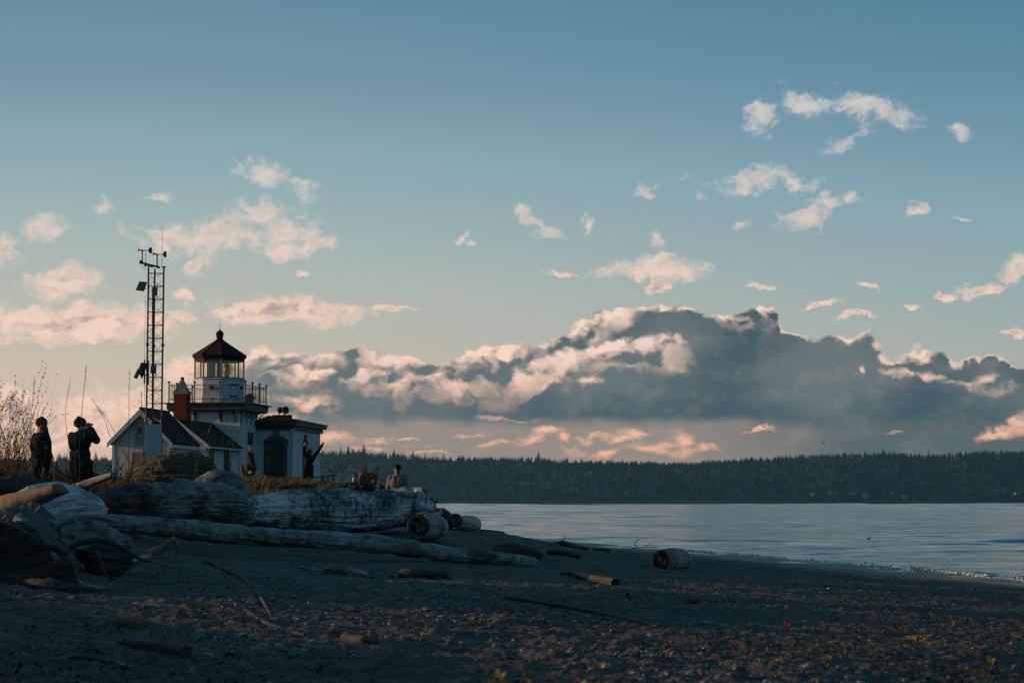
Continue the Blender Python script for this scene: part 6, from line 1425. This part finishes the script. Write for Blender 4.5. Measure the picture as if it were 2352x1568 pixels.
def leaf(px, py, s_, colr, label, seed):
    g = GP(px, py); z = float(beach_z(np.array([g.x]), np.array([g.y]))[0]) + .012; r = random.Random(seed); pts = []
    for k in range(15):
        t_ = 2*math.pi*k/15; rad = s_*(.55 + .45*abs(math.cos(2.5*t_)))*(.8 + .3*r.random()); pts.append(Vector((g.x + math.cos(t_)*rad, g.y + math.sin(t_)*rad*.8, z + s_*.75 + math.sin(t_)*s_*.7 + .15*s_*math.cos(3*t_))))
    mb = MB(); c = Vector((g.x, g.y, z + s_*.6)); mb.add([c] + pts + [c + Vector((0,-.003,.003))] + [p + Vector((0,-.003,.003)) for p in pts], [(0, 1+k, 1+(k+1) % 15) for k in range(15)] + [(16, 17+(k+1) % 15, 17+k) for k in range(15)])
    mb.tube([c, c + Vector((s_*.3, -s_*.8, -s_*.5))], .002, 4)
    o = mb.build('fallen_leaf', mat('leaf_' + str(seed), colr, .6, var=.3, scale=30), None); tag(o, label, 'leaf')
leaf(1807, 1443, .042, (.30, .045, .02), 'bright red fallen leaf on the sand at the right', 1)
leaf(1845, 1460, .030, (.30, .18, .03), 'yellow fallen leaf just right of the red one', 2)
leaf(2164, 1440, .024, (.20, .26, .03), 'yellow green leaf on the sand at the right among weed', 3)
leaf(1903, 1518, .026, (.26, .26, .04), 'dull yellow leaf low on the right sand', 4)
leaf(1780, 1530, .025, (.40, .22, .04), 'ochre leaf near the bottom edge right of centre', 5)
leaf(1148, 1568, .035, (.42, .28, .05), 'small yellow leaf at the very bottom centre', 6)
leaf(2276, 1525, .040, (.36, .24, .03), 'yellow leaf at the lower right edge of the sand', 7)
# surf
FOAM = mat('foam', (.55, .60, .60), .6, var=.25, scale=30, spec=.4)
def shore_x(Y): return 25.9 - .194*Y
def foam_band(N, y0, y1, off, spread, sz, seed, thr):
    r = np.random.default_rng(seed); Y_ = r.uniform(y0, y1, N); o_ = off + r.normal(0, spread, N) + .25*pn(Y_*.35, 0*Y_, 4.)
    k = pn(Y_*.28, 0*Y_ + seed, 1.) > thr; Y_, o_ = Y_[k], o_[k]; X_ = shore_x(Y_) + o_; return X_, Y_, r.uniform(*sz, len(X_))
def wave(y0, y1, off, h, name, label=None):
    ys_ = np.linspace(y0, y1, 120); V_ = []; 
    for Y_ in ys_:
        env = math.sin(math.pi*(Y_-y0)/(y1-y0))**.5; hh_ = h*env*(.75+.4*float(pn(Y_*.5, 1.3, 0.))); xc = shore_x(Y_) + off + .25*float(pn(Y_*.35, 0., 4.))
        for dx, z_ in ((-.55, -.02), (-.22, .18*hh_), (-.12, .95*hh_), (-.02, hh_), (.15, .8*hh_), (.5, .35*hh_), (1.1, -.02)): V_.append((xc+dx, Y_, z_))
    i = (np.arange(119)[:, None]*7 + np.arange(6)[None, :]).ravel(); o = link_mesh(name, np.array(V_), np.stack([i, i+1, i+8, i+7], 1), WATER, smooth=True, loc=(0,0,0)); tag(o, kind='structure')
wave(48, 74, .75, .12, 'wave')
parts_ = []
for N, a in ((800, (50, 70, .70, .08, (.010, .036), 1, .10)), (1500, (56, 96, .1, .08, (.012, .05), 2, -.1)), (900, (46, 100, -.15, .08, (.008, .03), 3, -.3))):
    parts_.append(foam_band(N, *a[:2], a[2], a[3], a[4], a[5], a[6]))
x = np.concatenate([p[0] for p in parts_]); y = np.concatenate([p[1] for p in parts_]); s_ = np.concatenate([p[2] for p in parts_])
bv, bf = icosa(2); n = len(x); rz_ = np.random.default_rng(8); zt_ = np.concatenate([np.abs(rz_.normal(.05, .05, len(parts_[0][0]))), np.abs(rz_.normal(.03, .03, len(parts_[1][0]))), np.zeros(len(parts_[2][0])) + .015])
zt_ = np.maximum(zt_, ground_z(x, y) + .01)
V_ = (bv[None]*np.stack([s_*1.3, s_*1.3, s_*.8], 1)[:, None, :] + np.stack([x, y, zt_], 1)[:, None, :]).reshape(-1, 3); F_ = (bf[None] + (np.arange(n)*len(bv))[:, None, None]).reshape(-1, 3)
fo = link_mesh('surf_foam', V_, F_, FOAM, smooth=True, loc=(0, 0, 0)); tag(fo, 'small white surf foam breaking along the water edge', 'foam', kind='stuff')
# birds
BIRDW = mat('white_feathers', (.55, .55, .55), .8, var=.2); BIRDD = mat('dark_feathers', (.02, .02, .022), .8, var=.2); BEAK = mat('beak', (.30, .20, .06), .5)
def bird_body(c, s_, m, label, fx=1.0):
    c = Vector(c); b = fuse('water_bird', [('e', c + Vector((0,0,.05))*s_, (.20*s_, .09*s_, .075*s_)), ('c', c + Vector((-.15*fx,0,.07))*s_, c + Vector((-.27*fx,0,.10))*s_, .05*s_, .012*s_), ('c', c + Vector((.14*fx,0,.09))*s_, c + Vector((.20*fx,0,.20))*s_, .038*s_, .030*s_), ('e', c + Vector((.215*fx,0,.215))*s_, (.045*s_, .035*s_, .038*s_))], .012*s_, m, None, tuple(c), 2)
    tag(b, label, 'bird'); MB().tube([c + Vector((.25*fx,0,.21))*s_, c + Vector((.32*fx,0,.20))*s_], [.014*s_, .003], 6).build('beak', BEAK, b)
Yb = 2.2*F/(1210-HOR); bird_body(((1847-CX)/F*Yb, Yb, -.02), .8, BIRDD, 'small dark bird sitting on the water near the middle of the bay', -1)
Yb = 2.2*F/(1235-HOR); bird_body(((1991-CX)/F*Yb, Yb, -.02), .55, BIRDD, 'dark bird floating closer to the beach on the right of the bay', 1)
def flyer(px, py, Y, label, a=.5):
    c = P(px, py, Y); b = fuse('flying_bird', [('c', c - Vector((.22,0,0)), c + Vector((.20,0,.02)), .03, .06), ('e', c + Vector((.27,0,.05)), (.06,.045,.045)), ('c', c - Vector((.22,0,0)), c - Vector((.34,0,0)), .035, .05, 12, (1,.3))], .014, BIRDW, None, tuple(c), 1); tag(b, label, 'bird', 'birds flying below the clouds')
    for sg in (-1, 1): mb = MB(); e_ = c + Vector((-.02, sg*.32, .24*a*1.6)); t_ = c + Vector((-.14, sg*.68, .24*a)); mb.add([c + Vector((.12,sg*.04,.04)), e_ + Vector((.09,0,0)), t_, e_ + Vector((-.10,0,-.01)), c + Vector((-.12,sg*.04,.03)), c + Vector((.12,sg*.04,.06)), e_ + Vector((.09,0,.02)), t_ + Vector((0,0,.01)), e_ + Vector((-.10,0,.01)), c + Vector((-.12,sg*.04,.05))], [(0,1,3,4),(1,2,3),(5,9,8,6),(6,8,7),(0,5,6,1),(1,6,7,2),(2,7,8,3),(3,8,9,4)]); mb.build('wing', BIRDW, b)
flyer(1891, 1017, 330, 'left one of two tiny white birds flying low under the cloud bank', .6); flyer(1895.5, 1019, 335, 'right one of two tiny white birds flying low under the cloud bank', -.3)

# ================================================================== sea haze
hz = MB().box((0, 2845, 97), (7400, 5910, 206)).build('haze', None if False else mat('haze_air', (.5, .5, .5)), None, loc=(0, 2845, 97))
hm = bpy.data.materials.new('haze'); hm.use_nodes = True; t = NT(hm.node_tree); t.n.clear()
ho = t.new('ShaderNodeOutputMaterial'); pv_ = t.new('ShaderNodeVolumePrincipled'); pv_.inputs['Density'].default_value = HAZE_D
pv_.inputs['Color'].default_value = (.28, .72, 1.0, 1); pv_.inputs['Anisotropy'].default_value = .3; t.l.new(pv_.outputs[0], ho.inputs['Volume'])
hz.data.materials.clear(); hz.data.materials.append(hm); tag(hz, 'thin sea haze veiling the far wooded shore', 'haze', kind='stuff')
